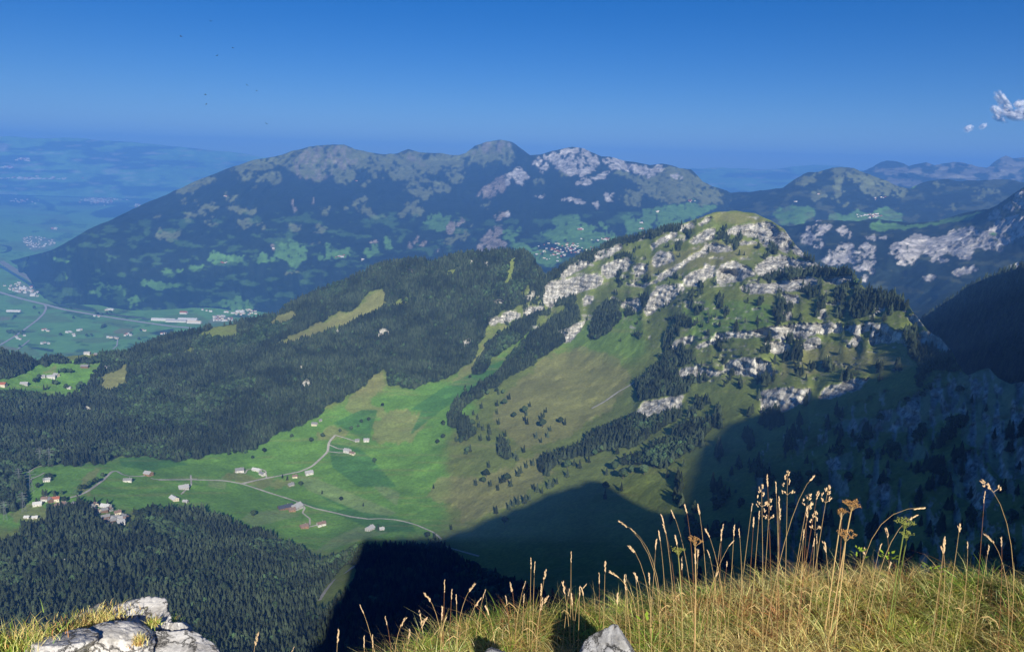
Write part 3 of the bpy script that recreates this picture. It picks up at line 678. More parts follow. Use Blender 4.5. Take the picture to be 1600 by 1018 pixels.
# far lowland hills
ras7 = Raster(-520, 2120, 190, 345, 71)
cov7 = np.zeros((ras7.H, ras7.W, 3)) + VG * .62
paint(cov7, sstep(.0, .2, fbm2(ras7.H, ras7.W, 60, 8, 5, 95)) * .9, FARFOREST)
paint(cov7, sstep(.5, .6, fbm2(ras7.H, ras7.W, 30, 4, 4, 96)) * .5, (.3, .28, .26))
def bot7(x): return np.interp(x, [-520, 995, 2120], [288, 335, 345])
pts7 = [(x, float(bot7(np.array(x))), float(plane_D(x, float(bot7(np.array(x)))))) for x in (-500, -100, 200, 500, 900)]
pts7 += [(1400,330,24000),(2100,330,24000),(-500,215,27500),(0,214,27500),(200,218,27500),(400,241,27500),(800,256,28000),(1200,262,28000),(2100,300,28000)]
low = make_sheet('far_lowland', land_mat('lowland_cover', (0.004, 0.001), (.3, 10), False), (-515, 2115), 4, [(-515, 287), (995, 335), (2115, 344)],
    [(-515,214),(0,213),(60,216),(120,215),(160,219),(210,222),(250,227),(300,231),(340,235),(390,241),(420,247),(600,253),(900,260),(1080,263),(1150,262),(1200,264),(1250,259),(1280,258),(1310,259),(1340,265),(1400,272),(1600,279),(2115,290)],
    tps(pts7, .001), 70, ras7, cov7, None, lambda X, Y, D: D + 500 * fbm3(unproj(X, Y, D), (2500, 2500, 900), 4, 69) * sstep(300, 270, Y), (1500, 3, .2), 0, 1.2, 16)

# far peaks, right
ras8 = Raster(1290, 1860, 220, 330, 81)
cov8 = np.zeros((ras8.H, ras8.W, 3)) + FARFOREST * 1.1
paint(cov8, sstep(0, .3, fbm2(ras8.H, ras8.W, 22, 12, 4, 97)) * .8, (.19, .18, .15))
far8 = make_sheet('far_peaks', land_mat('far_peak_cover', (0.006, 0.002), (.6, 25), False), (1300, 1850), 2.0, [(1300, 320), (1850, 320)],
    [(1300,275),(1330,270),(1350,266),(1364,260),(1375,254),(1386,251),(1400,252),(1412,255),(1420,260),(1435,257),(1448,254),(1460,259),(1475,256),(1490,253),(1505,253),(1518,257),(1530,261),(1543,262),(1552,254),(1562,247),(1572,243),(1582,246),(1600,245),(1640,238),(1700,250),(1850,240)],
    tps([(1300,320,12500),(1850,320,12500),(1390,252,15000),(1570,244,15500),(1700,250,15500),(1850,245,15500),(1300,275,14500)]), 60, ras8, cov8, None,
    lambda X, Y, D: D + 450 * fbm3(unproj(X, Y, D), (1100, 1100, 700), 5, 79, .5, True), (2500, 4, .4), 0, 1.2, 17)

# base ground under everything, out to the horizon
me = mesh_np('ground', [(-30000, -6000, PLAIN_Z - 60), (30000, -6000, PLAIN_Z - 60), (30000, 31000, PLAIN_Z - 60), (-30000, 31000, PLAIN_Z - 60)], [(0, 1, 2, 3)], plain_mat('lowland_ground', (.05, .09, .05), scale=.001))
link('ground', me, kind='structure')


# ------------------------------------------------------------------ the mountain the camera stands on
CREST_X = [(-1500,-1100),(-400,-620),(-140,-350),(-90,-230),(-72,-150),(-58,-143),(-50,-100),(-38,-92),(-30,-52),(-20,-44),(-13,-16),(-8,-9),(-4,-1.7),(0,-1.6),(20,-2),(82,0),(142,2),(238,46),(367,108),(448,138),(464,130),(476,64),(492,58),(512,82),(540,111),(612,199),(680,258),(750,275),(820,300),(880,345),(930,415),(1030,470),(1300,560),(1600,630),(2200,600),(3500,300)]  # unseen crest beyond the hilltop, heights shaped to cast the shadow ahead
brow = [(-300,1000,2.9),(0,1003,2.9),(60,1008,2.9),(130,990,2.95),(230,985,3.0),(300,1010,2.9),(330,1060,2.8),(420,1090,2.8),(520,1085,2.8),(600,1050,2.8),(680,1008,2.9),(760,980,3.0),(850,972,3.1),(950,962,3.2),(1050,940,3.2),(1150,924,3.3),(1300,908,3.3),(1450,906,3.3),(1550,918,3.3),(1600,930,3.2),(1900,960,3.2)]
BW = unproj([b[0] for b in brow], [b[1] for b in brow], [b[2] for b in brow])
B_az = np.degrees(np.arctan2(BW[:, 0], BW[:, 1])); B_r = np.hypot(BW[:, 0], BW[:, 1]); B_z = BW[:, 2]
def ground_z(x, y):
    x = np.asarray(x, float); y = np.asarray(y, float)
    az = np.degrees(np.arctan2(x, y)); r = np.hypot(x, y)
    rb = np.interp(az, B_az, B_r); zb = np.interp(az, B_az, B_z)
    inside = -1.6 + (zb + 1.6) * np.clip(r / rb, 0, 1) ** 2
    near = np.where(r < rb, inside, zb - 1.5 * (r - rb) ** 1.0 * np.clip((r - rb) / .25, .3, 1))
    near = near + .018 * fbm3(np.stack([x, y, x * 0], -1), (.35, .35, 1), 3, 5) * np.clip(r, 0, 1)
    wf = sstep(62, 42, np.abs(az)) 
    side = -1.6 + 0 * x
    near = near * wf + side * (1 - wf)
    cz = np.interp(x, [c[0] for c in CREST_X], [c[1] for c in CREST_X])
    far = cz - 1.5 * np.maximum(y - 1.2, 0) - .55 * np.maximum(-y - 2, 0)
    rough = fbm3(np.stack([x, y, x * 0], -1), (60, 60, 1), 4, 6) * np.clip((r - 30) / 200, 0, 1) * 8
    rough = rough + fbm3(np.stack([x, y, x * 0], -1), (22, 22, 1), 4, 9) * np.clip((np.abs(x) - 8) / 60, 0, 1) * 7
    k = sstep(4, 12, r)
    return near * (1 - k) + (far + rough) * k
az = np.r_[np.arange(-180, -42, 1.5), np.arange(-42, 42, .3), np.arange(42, 180.1, 1.0)]
rr = np.r_[.02, np.arange(.2, 4.6, .05), 4.6 * 1.035 ** np.arange(1, 186)]
AZ, RR = np.meshgrid(np.radians(az), rr)
GX = RR * np.sin(AZ); GY = RR * np.cos(AZ); GZ = ground_z(GX, GY)
GZ = np.maximum(GZ, -1355)
m, N, L, b = new_mat('hilltop_soil')
geo = N.new('ShaderNodeNewGeometry')
n1 = noise_node(N, L, 9, 8, geo.outputs['Position'], .7); n2 = noise_node(N, L, .8, 5, geo.outputs['Position'])
cr_ = N.new('ShaderNodeValToRGB'); cr_.color_ramp.elements[0].color = (.045, .05, .018, 1); cr_.color_ramp.elements[1].color = (.22, .17, .08, 1)
cr_.color_ramp.elements[0].position = .35; cr_.color_ramp.elements[1].position = .68
L.new(n1.outputs[0], cr_.inputs[0]); L.new(cr_.outputs[0], b.inputs['Base Color'])
bp = N.new('ShaderNodeBump'); bp.inputs['Distance'].default_value = .02; L.new(n1.outputs[0], bp.inputs['Height']); L.new(bp.outputs[0], b.inputs['Normal'])
me = mesh_np('hilltop_ground', np.stack([GX, GY, GZ], -1), grid_faces(len(rr), len(az)), m)
link('hilltop_ground', me, kind='structure')

# ------------------------------------------------------------------ small mesh builder
class MB:
    def __init__(s): s.v = []; s.f = []; s.m = []
    def add(s, v, f, mi=0):
        k = len(s.v); s.v += [tuple(map(float, p)) for p in v]; s.f += [tuple(i + k for i in q) for q in f]; s.m += [mi] * len(f)
    def box(s, c, d, mi=0, rz=0):
        cx, cy, cz = c; a, b_, h = d[0] / 2, d[1] / 2, d[2] / 2
        co, si = math.cos(rz), math.sin(rz)
        v = [(cx + x * co - y * si, cy + x * si + y * co, cz + z) for x in (-a, a) for y in (-b_, b_) for z in (-h, h)]
        s.add(v, [(0, 1, 3, 2), (4, 6, 7, 5), (0, 4, 5, 1), (2, 3, 7, 6), (0, 2, 6, 4), (1, 5, 7, 3)], mi)
    def tube(s, pts, rad, n=5, mi=0, cap=True):
        pts = [np.array(p, float) for p in pts]
        if np.isscalar(rad): rad = [rad] * len(pts)
        k = len(s.v); up = np.array([0.13, .97, .2])
        for i, p in enumerate(pts):
            t = pts[min(i + 1, len(pts) - 1)] - pts[max(i - 1, 0)]; t = t / (np.linalg.norm(t) + 1e-9)
            a = np.cross(t, up); a /= np.linalg.norm(a) + 1e-9; b_ = np.cross(t, a)
            for j in range(n):
                w = 2 * math.pi * j / n
                s.v.append(tuple(p + rad[i] * (math.cos(w) * a + math.sin(w) * b_)))
        for i in range(len(pts) - 1):
            for j in range(n):
                q = (k + i * n + j, k + i * n + (j + 1) % n, k + (i + 1) * n + (j + 1) % n, k + (i + 1) * n + j)
                s.f.append(q); s.m.append(mi)
        if cap:
            e = k + (len(pts) - 1) * n
            s.f.append(tuple(e + j for j in range(n))); s.m.append(mi)
            s.f.append(tuple(k + n - 1 - j for j in range(n))); s.m.append(mi)
    def seed(s, c, ax, ln, r, mi=0):
        c = np.array(c, float); ax = np.array(ax, float); ax /= np.linalg.norm(ax) + 1e-9
        a = np.cross(ax, (0.3, .9, .31)); a /= np.linalg.norm(a); b_ = np.cross(ax, a)
        v = [c - ax * ln * .5]
        for t, q in ((-.2, 1), (.2, .8)):
            for j in range(5):
                w = 2 * math.pi * j / 5
                v.append(c + ax * ln * t + q * r * (math.cos(w) * a + math.sin(w) * b_))
        v.append(c + ax * ln * .55)
        f = [(0, 1 + (j + 1) % 5, 1 + j) for j in range(5)] + [(1 + j, 1 + (j + 1) % 5, 6 + (j + 1) % 5, 6 + j) for j in range(5)] + [(6 + j, 6 + (j + 1) % 5, 11) for j in range(5)]
        s.add(v, f, mi)
    def mesh(s, name, mats, smooth=False):
        me = bpy.data.meshes.new(name)
        me.from_pydata(s.v, [], s.f)
        for m_ in mats: me.materials.append(m_)
        me.polygons.foreach_set('material_index', s.m)
        me.polygons.foreach_set('use_smooth', [smooth] * len(s.f))
        me.update(); return me

# ------------------------------------------------------------------ trees
def leaf_mat(name, col, var=.48):
    m, N, L, b = new_mat(name)
    oi = N.new('ShaderNodeObjectInfo'); geo = N.new('ShaderNodeNewGeometry')
    n1 = noise_node(N, L, .45, 3, geo.outputs['Position'])
    n2 = noise_node(N, L, .012, 3, geo.outputs['Position'])
    f = mathn(N, L, 'MULTIPLY', mapr(N, L, oi.outputs['Random'], 0, 1, 1 - var, 1 + var), mapr(N, L, n1.outputs[0], .3, .7, .7, 1.3))
    f = mathn(N, L, 'MULTIPLY', f, mapr(N, L, n2.outputs[0], .38, .62, .62, 1.38))
    sc = N.new('ShaderNodeVectorMath'); sc.operation = 'SCALE'; sc.inputs[0].default_value = col
    L.new(f, sc.inputs['Scale']); L.new(sc.outputs[0], b.inputs['Base Color'])
    return m
M_con = leaf_mat('spruce_needles', (.032, .045, .024)); M_con2 = leaf_mat('fir_needles', (.037, .050, .027))
M_dec = leaf_mat('beech_leaves', (.038, .060, .026)); M_bark = plain_mat('bark', (.09, .07, .055))
def conifer_parts(seed, h=1.0, w=.2, tiers=7):
    rg = random.Random(seed)
    c = MB(); t = MB()
    t.tube([(0, 0, -.06 * h), (0, 0, .25 * h), (0, 0, .9 * h)], [.022 * h, .017 * h, .004 * h], 5)
    for k in range(tiers):
        f = k / tiers
        zb = h * (.10 + .80 * f); zt = min(zb + h * (.26 - .10 * f), h * 1.0 if k == tiers - 1 else h)
        r = w * h * (1 - f) ** .85 * rg.uniform(.85, 1.12) + .02 * h
        n = 9; a0 = rg.uniform(0, 6)
        ox, oy = rg.uniform(-.01, .01) * h, rg.uniform(-.01, .01) * h
        v = [(ox, oy, zt)]
        for j in range(n * 2):
            a = a0 + math.pi * j / n
            q = r * (rg.uniform(.85, 1.15) if j % 2 == 0 else rg.uniform(.5, .68))
            v.append((ox + q * math.cos(a), oy + q * math.sin(a), zb - (.03 * h * rg.uniform(.3, 1.4) if j % 2 == 0 else -.025 * h)))
        v.append((ox, oy, zb + .05 * h))
        c.add(v, [(0, 1 + j, 1 + (j + 1) % (2 * n)) for j in range(2 * n)] + [(2 * n + 1, 1 + (j + 1) % (2 * n), 1 + j) for j in range(2 * n)])
    return t, c
def ico(sub):
    import bmesh
    bm = bmesh.new(); bmesh.ops.create_icosphere(bm, subdivisions=sub, radius=1)
    v = np.array([x.co[:] for x in bm.verts]); f = [tuple(q.index for q in x.verts) for x in bm.faces]; bm.free(); return v, f
ICO1, ICO2 = ico(1), ico(2)
def broadleaf_parts(seed, h=1.0):
    rg = random.Random(seed); c = MB(); t = MB()
    t.tube([(0, 0, -.06 * h), (.01 * h, 0, .3 * h), (0, .01 * h, .6 * h)], [.035 * h, .025 * h, .012 * h], 6)
    for a in (0, 2.1, 4.2): t.tube([(0, 0, .3 * h), (.16 * h * math.cos(a), .16 * h * math.sin(a), .55 * h)], [.015 * h, .006 * h], 4)
    blobs = [(0, 0, .72, .27)] + [(.22 * math.cos(a + rg.uniform(-.4, .4)), .22 * math.sin(a), rg.uniform(.42, .66), rg.uniform(.17, .24)) for a in (0, 1.25, 2.5, 3.75, 5.0)]
    for x, y, z, r in blobs:
        v, f = ICO2
        n = vnoise3(v * 2.3 + seed * 7.7 + x * 31, seed)
        n2 = vnoise3(v * 6 + seed, seed + 1)
        V = v * (r * (1 + .28 * n + .2 * n2))[:, None] * np.array([1, 1, .88]) + np.array([x, y, z])
        c.add(V * h, f)
    return t, c
def tree_meshes(kind, seed, mat):
    t, c = conifer_parts(seed, 1, *mat[1]) if kind == 'conifer' else broadleaf_parts(seed)
    tm = t.mesh(kind + '_trunk', [M_bark]); cm = c.mesh(kind + '_crown', [mat[0]])
    j = MB(); j.add(t.v, t.f, 0); j.add(c.v, c.f, 1)
    return tm, cm, j.mesh(kind, [M_bark, mat[0]])
CON = [tree_meshes('conifer', 1, (M_con, (.21, 8))), tree_meshes('conifer', 2, (M_con2, (.25, 7))), tree_meshes('conifer', 3, (M_con, (.18, 8))), tree_meshes('conifer', 4, (M_con2, (.28, 6)))]
DEC = [tree_meshes('broadleaf', 5, (M_dec, None)), tree_meshes('broadleaf', 6, (M_dec, None)), tree_meshes('broadleaf', 7, (leaf_mat('maple_leaves', (.046, .082, .032)), None))]

def forest_stuff(name, me, pts, sc, rot, label, cat):
    """one object: tree instances on a cloud of points"""
    pm = bpy.data.meshes.new(name)
    pm.vertices.add(len(pts)); pm.vertices.foreach_set('co', pts.astype(np.float32).ravel())
    for an, av in (('sc', sc), ('rz', rot)):
        at = pm.attributes.new(an, 'FLOAT', 'POINT'); at.data.foreach_set('value', av.astype(np.float32))
    o = link(name, pm, kind='stuff', label=label, cat=cat)
    ng = bpy.data.node_groups.new(name + '_nodes', 'GeometryNodeTree')
    ng.interface.new_socket('Geometry', in_out='INPUT', socket_type='NodeSocketGeometry')
    ng.interface.new_socket('Geometry', in_out='OUTPUT', socket_type='NodeSocketGeometry')
    gi = ng.nodes.new('NodeGroupInput'); go = ng.nodes.new('NodeGroupOutput')
    tp = bpy.data.objects.new(name + '_source', me)
    oi = ng.nodes.new('GeometryNodeObjectInfo'); oi.inputs['Object'].default_value = tp; oi.inputs['As Instance'].default_value = True
    ip = ng.nodes.new('GeometryNodeInstanceOnPoints')
    a1 = ng.nodes.new('GeometryNodeInputNamedAttribute'); a1.data_type = 'FLOAT'; a1.inputs[0].default_value = 'sc'
    a2 = ng.nodes.new('GeometryNodeInputNamedAttribute'); a2.data_type = 'FLOAT'; a2.inputs[0].default_value = 'rz'
    cx = ng.nodes.new('ShaderNodeCombineXYZ')
    ng.links.new(a2.outputs[0], cx.inputs[2])
    ng.links.new(gi.outputs[0], ip.inputs['Points']); ng.links.new(oi.outputs['Geometry'], ip.inputs['Instance'])
    ng.links.new(cx.outputs[0], ip.inputs['Rotation']); ng.links.new(a1.outputs[0], ip.inputs['Scale'])
    ng.links.new(ip.outputs[0], go.inputs[0])
    md = o.modifiers.new('instances', 'NODES'); md.node_group = ng
    return o

# forest cover of the near massif: trees about 6 m apart
P = slope.P
e1 = P[:-1, 1:] - P[:-1, :-1]; e2 = P[1:, :-1] - P[:-1, :-1]
area = np.abs(e1[..., 0] * e2[..., 1] - e1[..., 1] * e2[..., 0])
area3 = np.linalg.norm(np.cross(e1, e2), axis=-1)
area = np.minimum(area + .12 * area3, area * 2.2 + 1)
fm = ras1.sample(forest1, slope.PX[:-1, :-1], slope.PY[:-1, :-1])
vis = (slope.PY[:-1, :-1] < 1075) & (slope.PX[:-1, :-1] > -200) & (slope.PX[:-1, :-1] < 1780)
gap = sstep(-.48, -.30, fbm3(P[:-1, :-1], (38, 38, 38), 3, 188))
lam = area * fm * vis * (.12 + .88 * gap) / 21.0
cnt = RNG.poisson(np.clip(lam, 0, 6))
ii, jj = np.nonzero(cnt); rep = cnt[ii, jj]; ii = np.repeat(ii, rep); jj = np.repeat(jj, rep)
u = RNG.random(len(ii))[:, None]; w = RNG.random(len(ii))[:, None]
pts = P[ii, jj] * (1 - u) * (1 - w) + P[ii, jj + 1] * u * (1 - w) + P[ii + 1, jj] * (1 - u) * w + P[ii + 1, jj + 1] * u * w
tpx, tpy = slope.PX[ii, jj], slope.PY[ii, jj]
hn = fbm3(pts, (140, 140, 140), 3, 88)
upper = ras1.sample(ridge_zone, tpx, tpy)
hgt = (15.5 + 4.5 * hn + RNG.normal(0, 3.4, len(pts))) * (1 - .15 * upper); hgt = np.clip(hgt, 6, 27)
decp = sstep(.05, .4, fbm3(pts, (170, 170, 120), 3, 99) - .5 * upper - .1 * (tpy < 480)) * .7 + .05 * (1 - upper)
isdec = RNG.random(len(pts)) < decp
hgt = np.where(isdec, hgt * .78, hgt)
rz = RNG.random(len(pts)) * 6.28
print('forest trees', len(pts))
var = RNG.integers(0, 4, len(pts))
names = ['spruce_forest', 'fir_forest', 'slender_spruce_forest', 'broad_fir_forest']
for k in range(4):
    s_ = (~isdec) & (var == k)
    forest_stuff(names[k], CON[k][2], pts[s_], hgt[s_], rz[s_], 'dense dark green conifers covering the slopes below the cliffs', 'forest')
for k in range(3):
    s_ = isdec & (var % 3 == k)
    forest_stuff(['beech_forest', 'ash_forest', 'maple_forest'][k], DEC[k][2], pts[s_], hgt[s_], rz[s_], 'lighter green broadleaf trees mixed into the wooded slopes', 'forest')

P2 = spur.P; q1 = P2[:-1, 1:] - P2[:-1, :-1]; q2 = P2[1:, :-1] - P2[:-1, :-1]
lam2 = np.linalg.norm(np.cross(q1, q2), axis=-1) / 60.0 * (spur.PX[:-1, :-1] < 1700)
i2, j2 = np.nonzero(RNG.random(lam2.shape) < 1 - np.exp(-np.clip(lam2, 0, 3))); print('spur trees', len(i2))
sp2 = P2[i2, j2] + (q1[i2, j2] * RNG.random((len(i2), 1)) + q2[i2, j2] * RNG.random((len(i2), 1)))
forest_stuff('shaded_spruce_forest', CON[0][2], sp2, RNG.uniform(11, 24, len(i2)), RNG.random(len(i2)) * 6.28, 'dark shaded conifer forest covering the steep spur at the right edge', 'forest')

def add_tree(p, h, meshes, name, label, group, parts=True, rz=0):
    if parts:
        e = link(name, None, loc=p, rot=(0, 0, rz), scale=h, label=label, cat='tree', group=group)
        link('trunk', meshes[0], parent=e); link('crown', meshes[1], parent=e)
        return e
    return link(name, meshes[2], loc=p, rot=(0, 0, rz), scale=h, label=label, cat='tree', group=group)

zt = lambda ox, oy, s, l: [(ox + a / s, oy + b / s) for a, b in l]
slope_trees = zt(700, 560, 3.915, [(170,775),(215,762),(235,725),(260,780),(305,805),(385,782),(250,668),(325,760),(345,755),(365,750),(430,720),(445,700),(480,670),(520,655),(350,610),(375,580),(410,610),(425,625),(465,575),(120,575),(135,570),(50,510),(80,515),(105,455),(135,480),(70,465),(155,460),(200,503),(250,503),(215,440),(190,420),(250,428),(255,465),(150,410),(155,345),(180,372),(205,305),(300,338),(310,403),(350,478),(405,362),(300,290),(345,283),(375,250),(470,335),(480,350),(470,380),(500,295),(485,404),(600,330),(585,360),(570,375),(580,420),(625,443),(610,483),(570,515),(540,487),(690,395),(715,407),(310,222),(335,215),(105,190),(240,218),(730,725),(805,670),(570,695),(600,715),(615,720),(650,640),(635,665),(690,650),(730,672),(770,655),(525,800),(545,815),(575,825),(620,795),(640,785),(665,765),(295,948),(345,1010),(375,925),(400,905),(428,895),(470,885),(500,870),(965,800),(1060,810),(960,860),(970,712),(1020,685),(1070,735),(1120,700),(860,635),(1035,583),(1340,730),(1260,665),(1300,668),(1335,668),(1200,710),(1440,660)])
farm_trees = zt(350, 640, 3.915, [(600,515),(717,557),(852,590),(470,467),(387,430),(357,418),(180,652),(1282,480),(1543,465),(1390,735),(1290,790),(1350,825),(1245,785),(945,735),(920,325),(535,200),(710,138)])
hedge_trees = zt(350, 640, 3.915, [(840,80),(885,68),(778,123),(605,170),(820,108),(415,170),(245,262),(175,300),(1340,92),(1475,140),(1500,165),(1340,175),(1425,195),(1450,200),(1500,255),(1480,275),(1305,208),(30,278),(65,268),(130,268)])
hedge_trees += zt(0, 680, 6.36, [(485,430),(460,425),(510,425),(610,590),(640,660),(760,600),(800,545),(840,540),(890,500),(940,480),(960,470),(1020,415),(900,695),(705,735),(540,600),(480,720),(380,520)])
hedge_trees += zt(560, 560, 6.36, [(240,475),(30,640),(100,618),(1060,315),(1285,360),(1375,330),(1440,350),(660,235),(710,220),(750,240),(800,200),(850,190),(900,125),(315,280),(1110,195),(1195,165),(940,500),(970,475),(1050,440),(1090,405),(1140,385),(1170,350),(845,665)])
con_left = zt(0, 680, 6.36, [(440,610),(460,600),(425,590),(945,690),(770,700),(1070,695),(1335,785),(1300,880),(545,610),(365,680)])
ridge_trees = zt(1020, 480, 5, [(240,135),(270,100),(330,145),(345,125),(385,155),(435,105),(455,90),(560,85),(520,155),(125,230),(150,240),(720,120),(430,60),(380,258),(460,440),(510,400),(380,460),(340,450),(330,420),(820,400),(690,385),(1520,168),(1460,365),(1480,250),(1550,320),(1100,440),(1020,430),(330,592),(290,575)])
ridge_trees += zt(1100, 320, 3.915, [(305,215),(365,230),(400,235),(325,210),(135,225),(245,310),(215,310),(605,490),(595,525),(710,470),(700,480),(820,520),(850,590),(850,620),(880,750),(970,745),(850,810),(990,590)])
ridge_trees += zt(750, 320, 3.915, [(900,250),(790,330),(870,490),(880,460),(1015,440),(1010,335),(1030,370),(950,330),(960,440),(1135,260),(1150,260),(1090,430),(1040,460),(1220,320),(1210,280),(1500,225),(925,660),(985,700),(960,730),(990,660),(860,835),(820,540),(840,550),(1270,690),(1240,720),(1310,740),(1350,740),(1400,700),(1440,690),(1465,740),(1170,590),(1230,590)])
def place(lst, meshes, hr, name, label, group, parts_below=1700):
    Q = surf(slope, [p[0] for p in lst], [p[1] for p in lst])
    for q, (x, y) in zip(Q, lst):
        d = float(np.linalg.norm(q)); h = random.uniform(*hr)
        add_tree(q + np.array([0, 0, -.3]), h, random.choice(meshes), name, label, group, d < parts_below, random.uniform(0, 6.28))
place(slope_trees, CON + DEC[:1], (16, 24), 'spruce_tree', 'dark spruce standing alone or in a loose row on the dry pasture below the cliffs', 'spruces scattered over the dry pasture')
place(ridge_trees, CON, (12, 19), 'mountain_spruce_tree', 'small dark spruce on a grassy ledge between the grey cliffs', 'spruces on the ledges of the ridge')
place(hedge_trees, DEC, (10, 15), 'broadleaf_tree', 'round green broadleaf tree at the edge of the bright meadows', 'broadleaf trees around the meadows')
place(con_left, CON, (15, 20), 'tall_spruce_tree', 'tall dark spruce among the houses of the small hamlet', 'spruces among the hamlet houses', 3000)
meadow_clumps = zt(0, 400, 3.915, [(360,715),(378,712),(396,716),(415,712),(435,716),(240,745),(228,760),(215,775),(345,790),(325,770),(330,785),(405,812),(480,815),(495,800),(470,825),(290,815),(270,820),(560,740),(580,720),(600,712),(640,715),(690,690),(710,685),(735,688),(110,700),(40,700)])
place(meadow_clumps, DEC + CON[:1], (13, 20), 'broadleaf_tree', 'dark broadleaf tree in a row on the left green meadows', 'broadleaf trees around the meadows')
ft_labels = ['dark round tree in the pale strip below the farm road', 'dark bushy tree, middle one of three below the pale strip', 'pointed spruce at the right end of the pale strip', 'small tree right of the two small barns', 'small dark tree beside the road above the grey barns', 'dark tree at the road left of the grey barn', 'lone round bush in the meadow above the lower wood', 'pointed spruce alone on the brown pasture patch', 'pointed spruce right of the brown pasture patch', 'pointed spruce beside the edge of the great shadow', 'large dark tree at the end of the farm track', 'dark spruce just inside the shadow edge', 'low bush at the edge of the shaded wood', 'dark tree between the two small sheds by the track', 'lone tree in the green meadow beside the pale bare spot', 'large round tree on the slope above the road fork', 'round tree just above the road bend']
Q = surf(slope, [p[0] for p in farm_trees], [p[1] for p in farm_trees])
for k, q in enumerate(Q):
    dec = k in (1, 3, 6, 12, 14, 15, 16)
    add_tree(q, random.uniform(11, 16), (DEC if dec else CON)[k % 3], 'broadleaf_tree' if dec else 'spruce_tree', ft_labels[k], 'lone trees in the meadows', True, k)

# ------------------------------------------------------------------ tracks, roads and canal
def ribbon(name, sheet, pix, width, mat, lift=.6, n=60):
    pix = np.array(pix, float)
    t = np.r_[0, np.cumsum(np.hypot(*np.diff(pix, axis=0).T))]; s_ = np.linspace(0, t[-1], n)
    x = np.interp(s_, t, pix[:, 0]); y = np.interp(s_, t, pix[:, 1])
    k = np.array([1, 2, 1]) / 4.
    for _ in range(2): x[1:-1] = np.convolve(x, k, 'valid'); y[1:-1] = np.convolve(y, k, 'valid')
    Pm = surf(sheet, x, y)
    d = np.gradient(Pm, axis=0); d[:, 2] = 0; d /= np.linalg.norm(d, axis=1, keepdims=True) + 1e-9
    s2 = np.stack([-d[:, 1], d[:, 0], d[:, 2] * 0], 1)
    sides = []
    for sg in (-1, -.33, .33, 1):
        q = Pm + s2 * width / 2 * sg
        if sheet is slope:
            qx, qy = proj(q); q2 = surf(sheet, qx, qy); q = np.c_[q[:, :2], np.clip(q2[:, 2], Pm[:, 2] - width * .5, Pm[:, 2] + width * .5)]
        q = q + np.array([0, 0, lift]); sides.append(q)
    V = np.stack(sides, 1)
    return link(name, mesh_np(name, V, grid_faces(n, 4), mat), kind='structure')
M_track = plain_mat('pale_gravel', (.42, .40, .34), var=.25, scale=.15)
M_road = plain_mat('asphalt', (.30, .30, .29), var=.1, scale=.05)
M_water = plain_mat('canal_water', (.05, .08, .08), rough=.35, spec=.3)
fz = lambda l: zt(350, 640, 3.915, l)
tracks = [fz([(-400,430),(-150,428),(0,432),(110,452),(210,485),(300,515),(400,545),(470,570),(550,602),(680,630),(780,655),(885,668)]), fz([(885,668),(960,665),(1050,672),(1110,685),(1180,705),(1280,748),(1330,790)]),
 fz([(110,452),(200,430),(330,405),(465,378),(540,345),(600,290),(636,255),(640,200),(680,155)]), fz([(636,255),(700,262),(745,262)]), fz([(645,215),(700,238),(735,240)]), fz([(680,155),(750,175),(810,195)]),
 fz([(470,570),(495,600),(480,630),(525,665),(525,705)]), fz([(490,722),(540,712),(585,700)]), fz([(260,415),(255,375),(235,365),(170,362),(140,368),(130,390),(60,380)]),
 zt(0, 680, 6.36, [(690,620),(800,590),(880,550),(950,500),(1030,440),(1110,360),(1160,352),(1210,385),(1280,405),(1380,408),(1440,400)]),
 zt(0, 680, 6.36, [(1500,425),(1540,437),(1900,433),(1960,432)]), [(298,742),(299,757),(283,772)],
 zt(0, 680, 6.36, [(430,300),(340,325),(310,350),(200,405),(195,470),(150,510)]), zt(0, 680, 6.36, [(210,465),(300,440),(420,385),(440,370)]), zt(0, 680, 6.36, [(940,800),(950,850),(1000,880),(1080,880)]),
 zt(0, 680, 6.36, [(500,720),(505,800),(480,850)]),
 [(498,938),(510,920),(522,905),(538,896),(553,884)], zt(700, 560, 3.915, [(880,305),(960,262),(1040,205),(1110,165),(1160,130)]), fz([(1330,825),(1400,850),(1470,870),(1560,895)]), zt(0, 840, 4.571, [(955,330),(965,380),(985,440)]), [(0,845),(12,848),(25,850)]]
for k, t_ in enumerate(tracks):
    wd = {0: 5, 2: 6, 9: 5, 16: 8, 17: 7, 1: 4}.get(k, 3.6)
    ribbon('farm_track', slope, t_, wd, M_track)
M_wall = plain_mat('motorway_concrete', (.40, .40, .39), var=.08, scale=.02)
vz = lambda l: zt(0, 400, 3.915, l)
ribbon('motorway', valley, vz([(-300,140),(-100,190),(0,222),(130,262),(270,295),(390,328),(590,362),(800,395),(1050,430),(1170,440)]), 34, M_wall, 2.0, 90)
ribbon('country_road', valley, vz([(270,295),(285,315),(270,350),(230,390),(170,435),(130,465),(60,510),(0,545),(-60,570)]), 16, M_wall, 2.5, 60)
ribbon('field_road', valley, vz([(110,570),(150,540),(180,515)]), 10, M_wall, 2.5, 20)
ribbon('field_road', valley, vz([(720,510),(715,550),(690,570)]), 8, M_wall, 2.5, 20)
ribbon('canal', valley, vz([(-100,0),(0,60),(100,120),(180,170),(240,215),(300,265),(360,290),(430,318)]), 38, M_water, 2.0, 60)
ribbon('canal', valley, zt(0, 340, 6.36, [(-60,270),(30,275),(90,290),(100,310),(80,335),(30,350),(-60,355)]), 60, plain_mat('tree_lined_river', (.03, .05, .03)), 2.0, 40)
ribbon('river_dam', valley, vz([(0,30),(110,100),(190,140),(250,190),(300,240)]), 75, plain_mat('gravel_bank', (.27, .27, .22), var=.3, scale=.01), 1.2, 40)
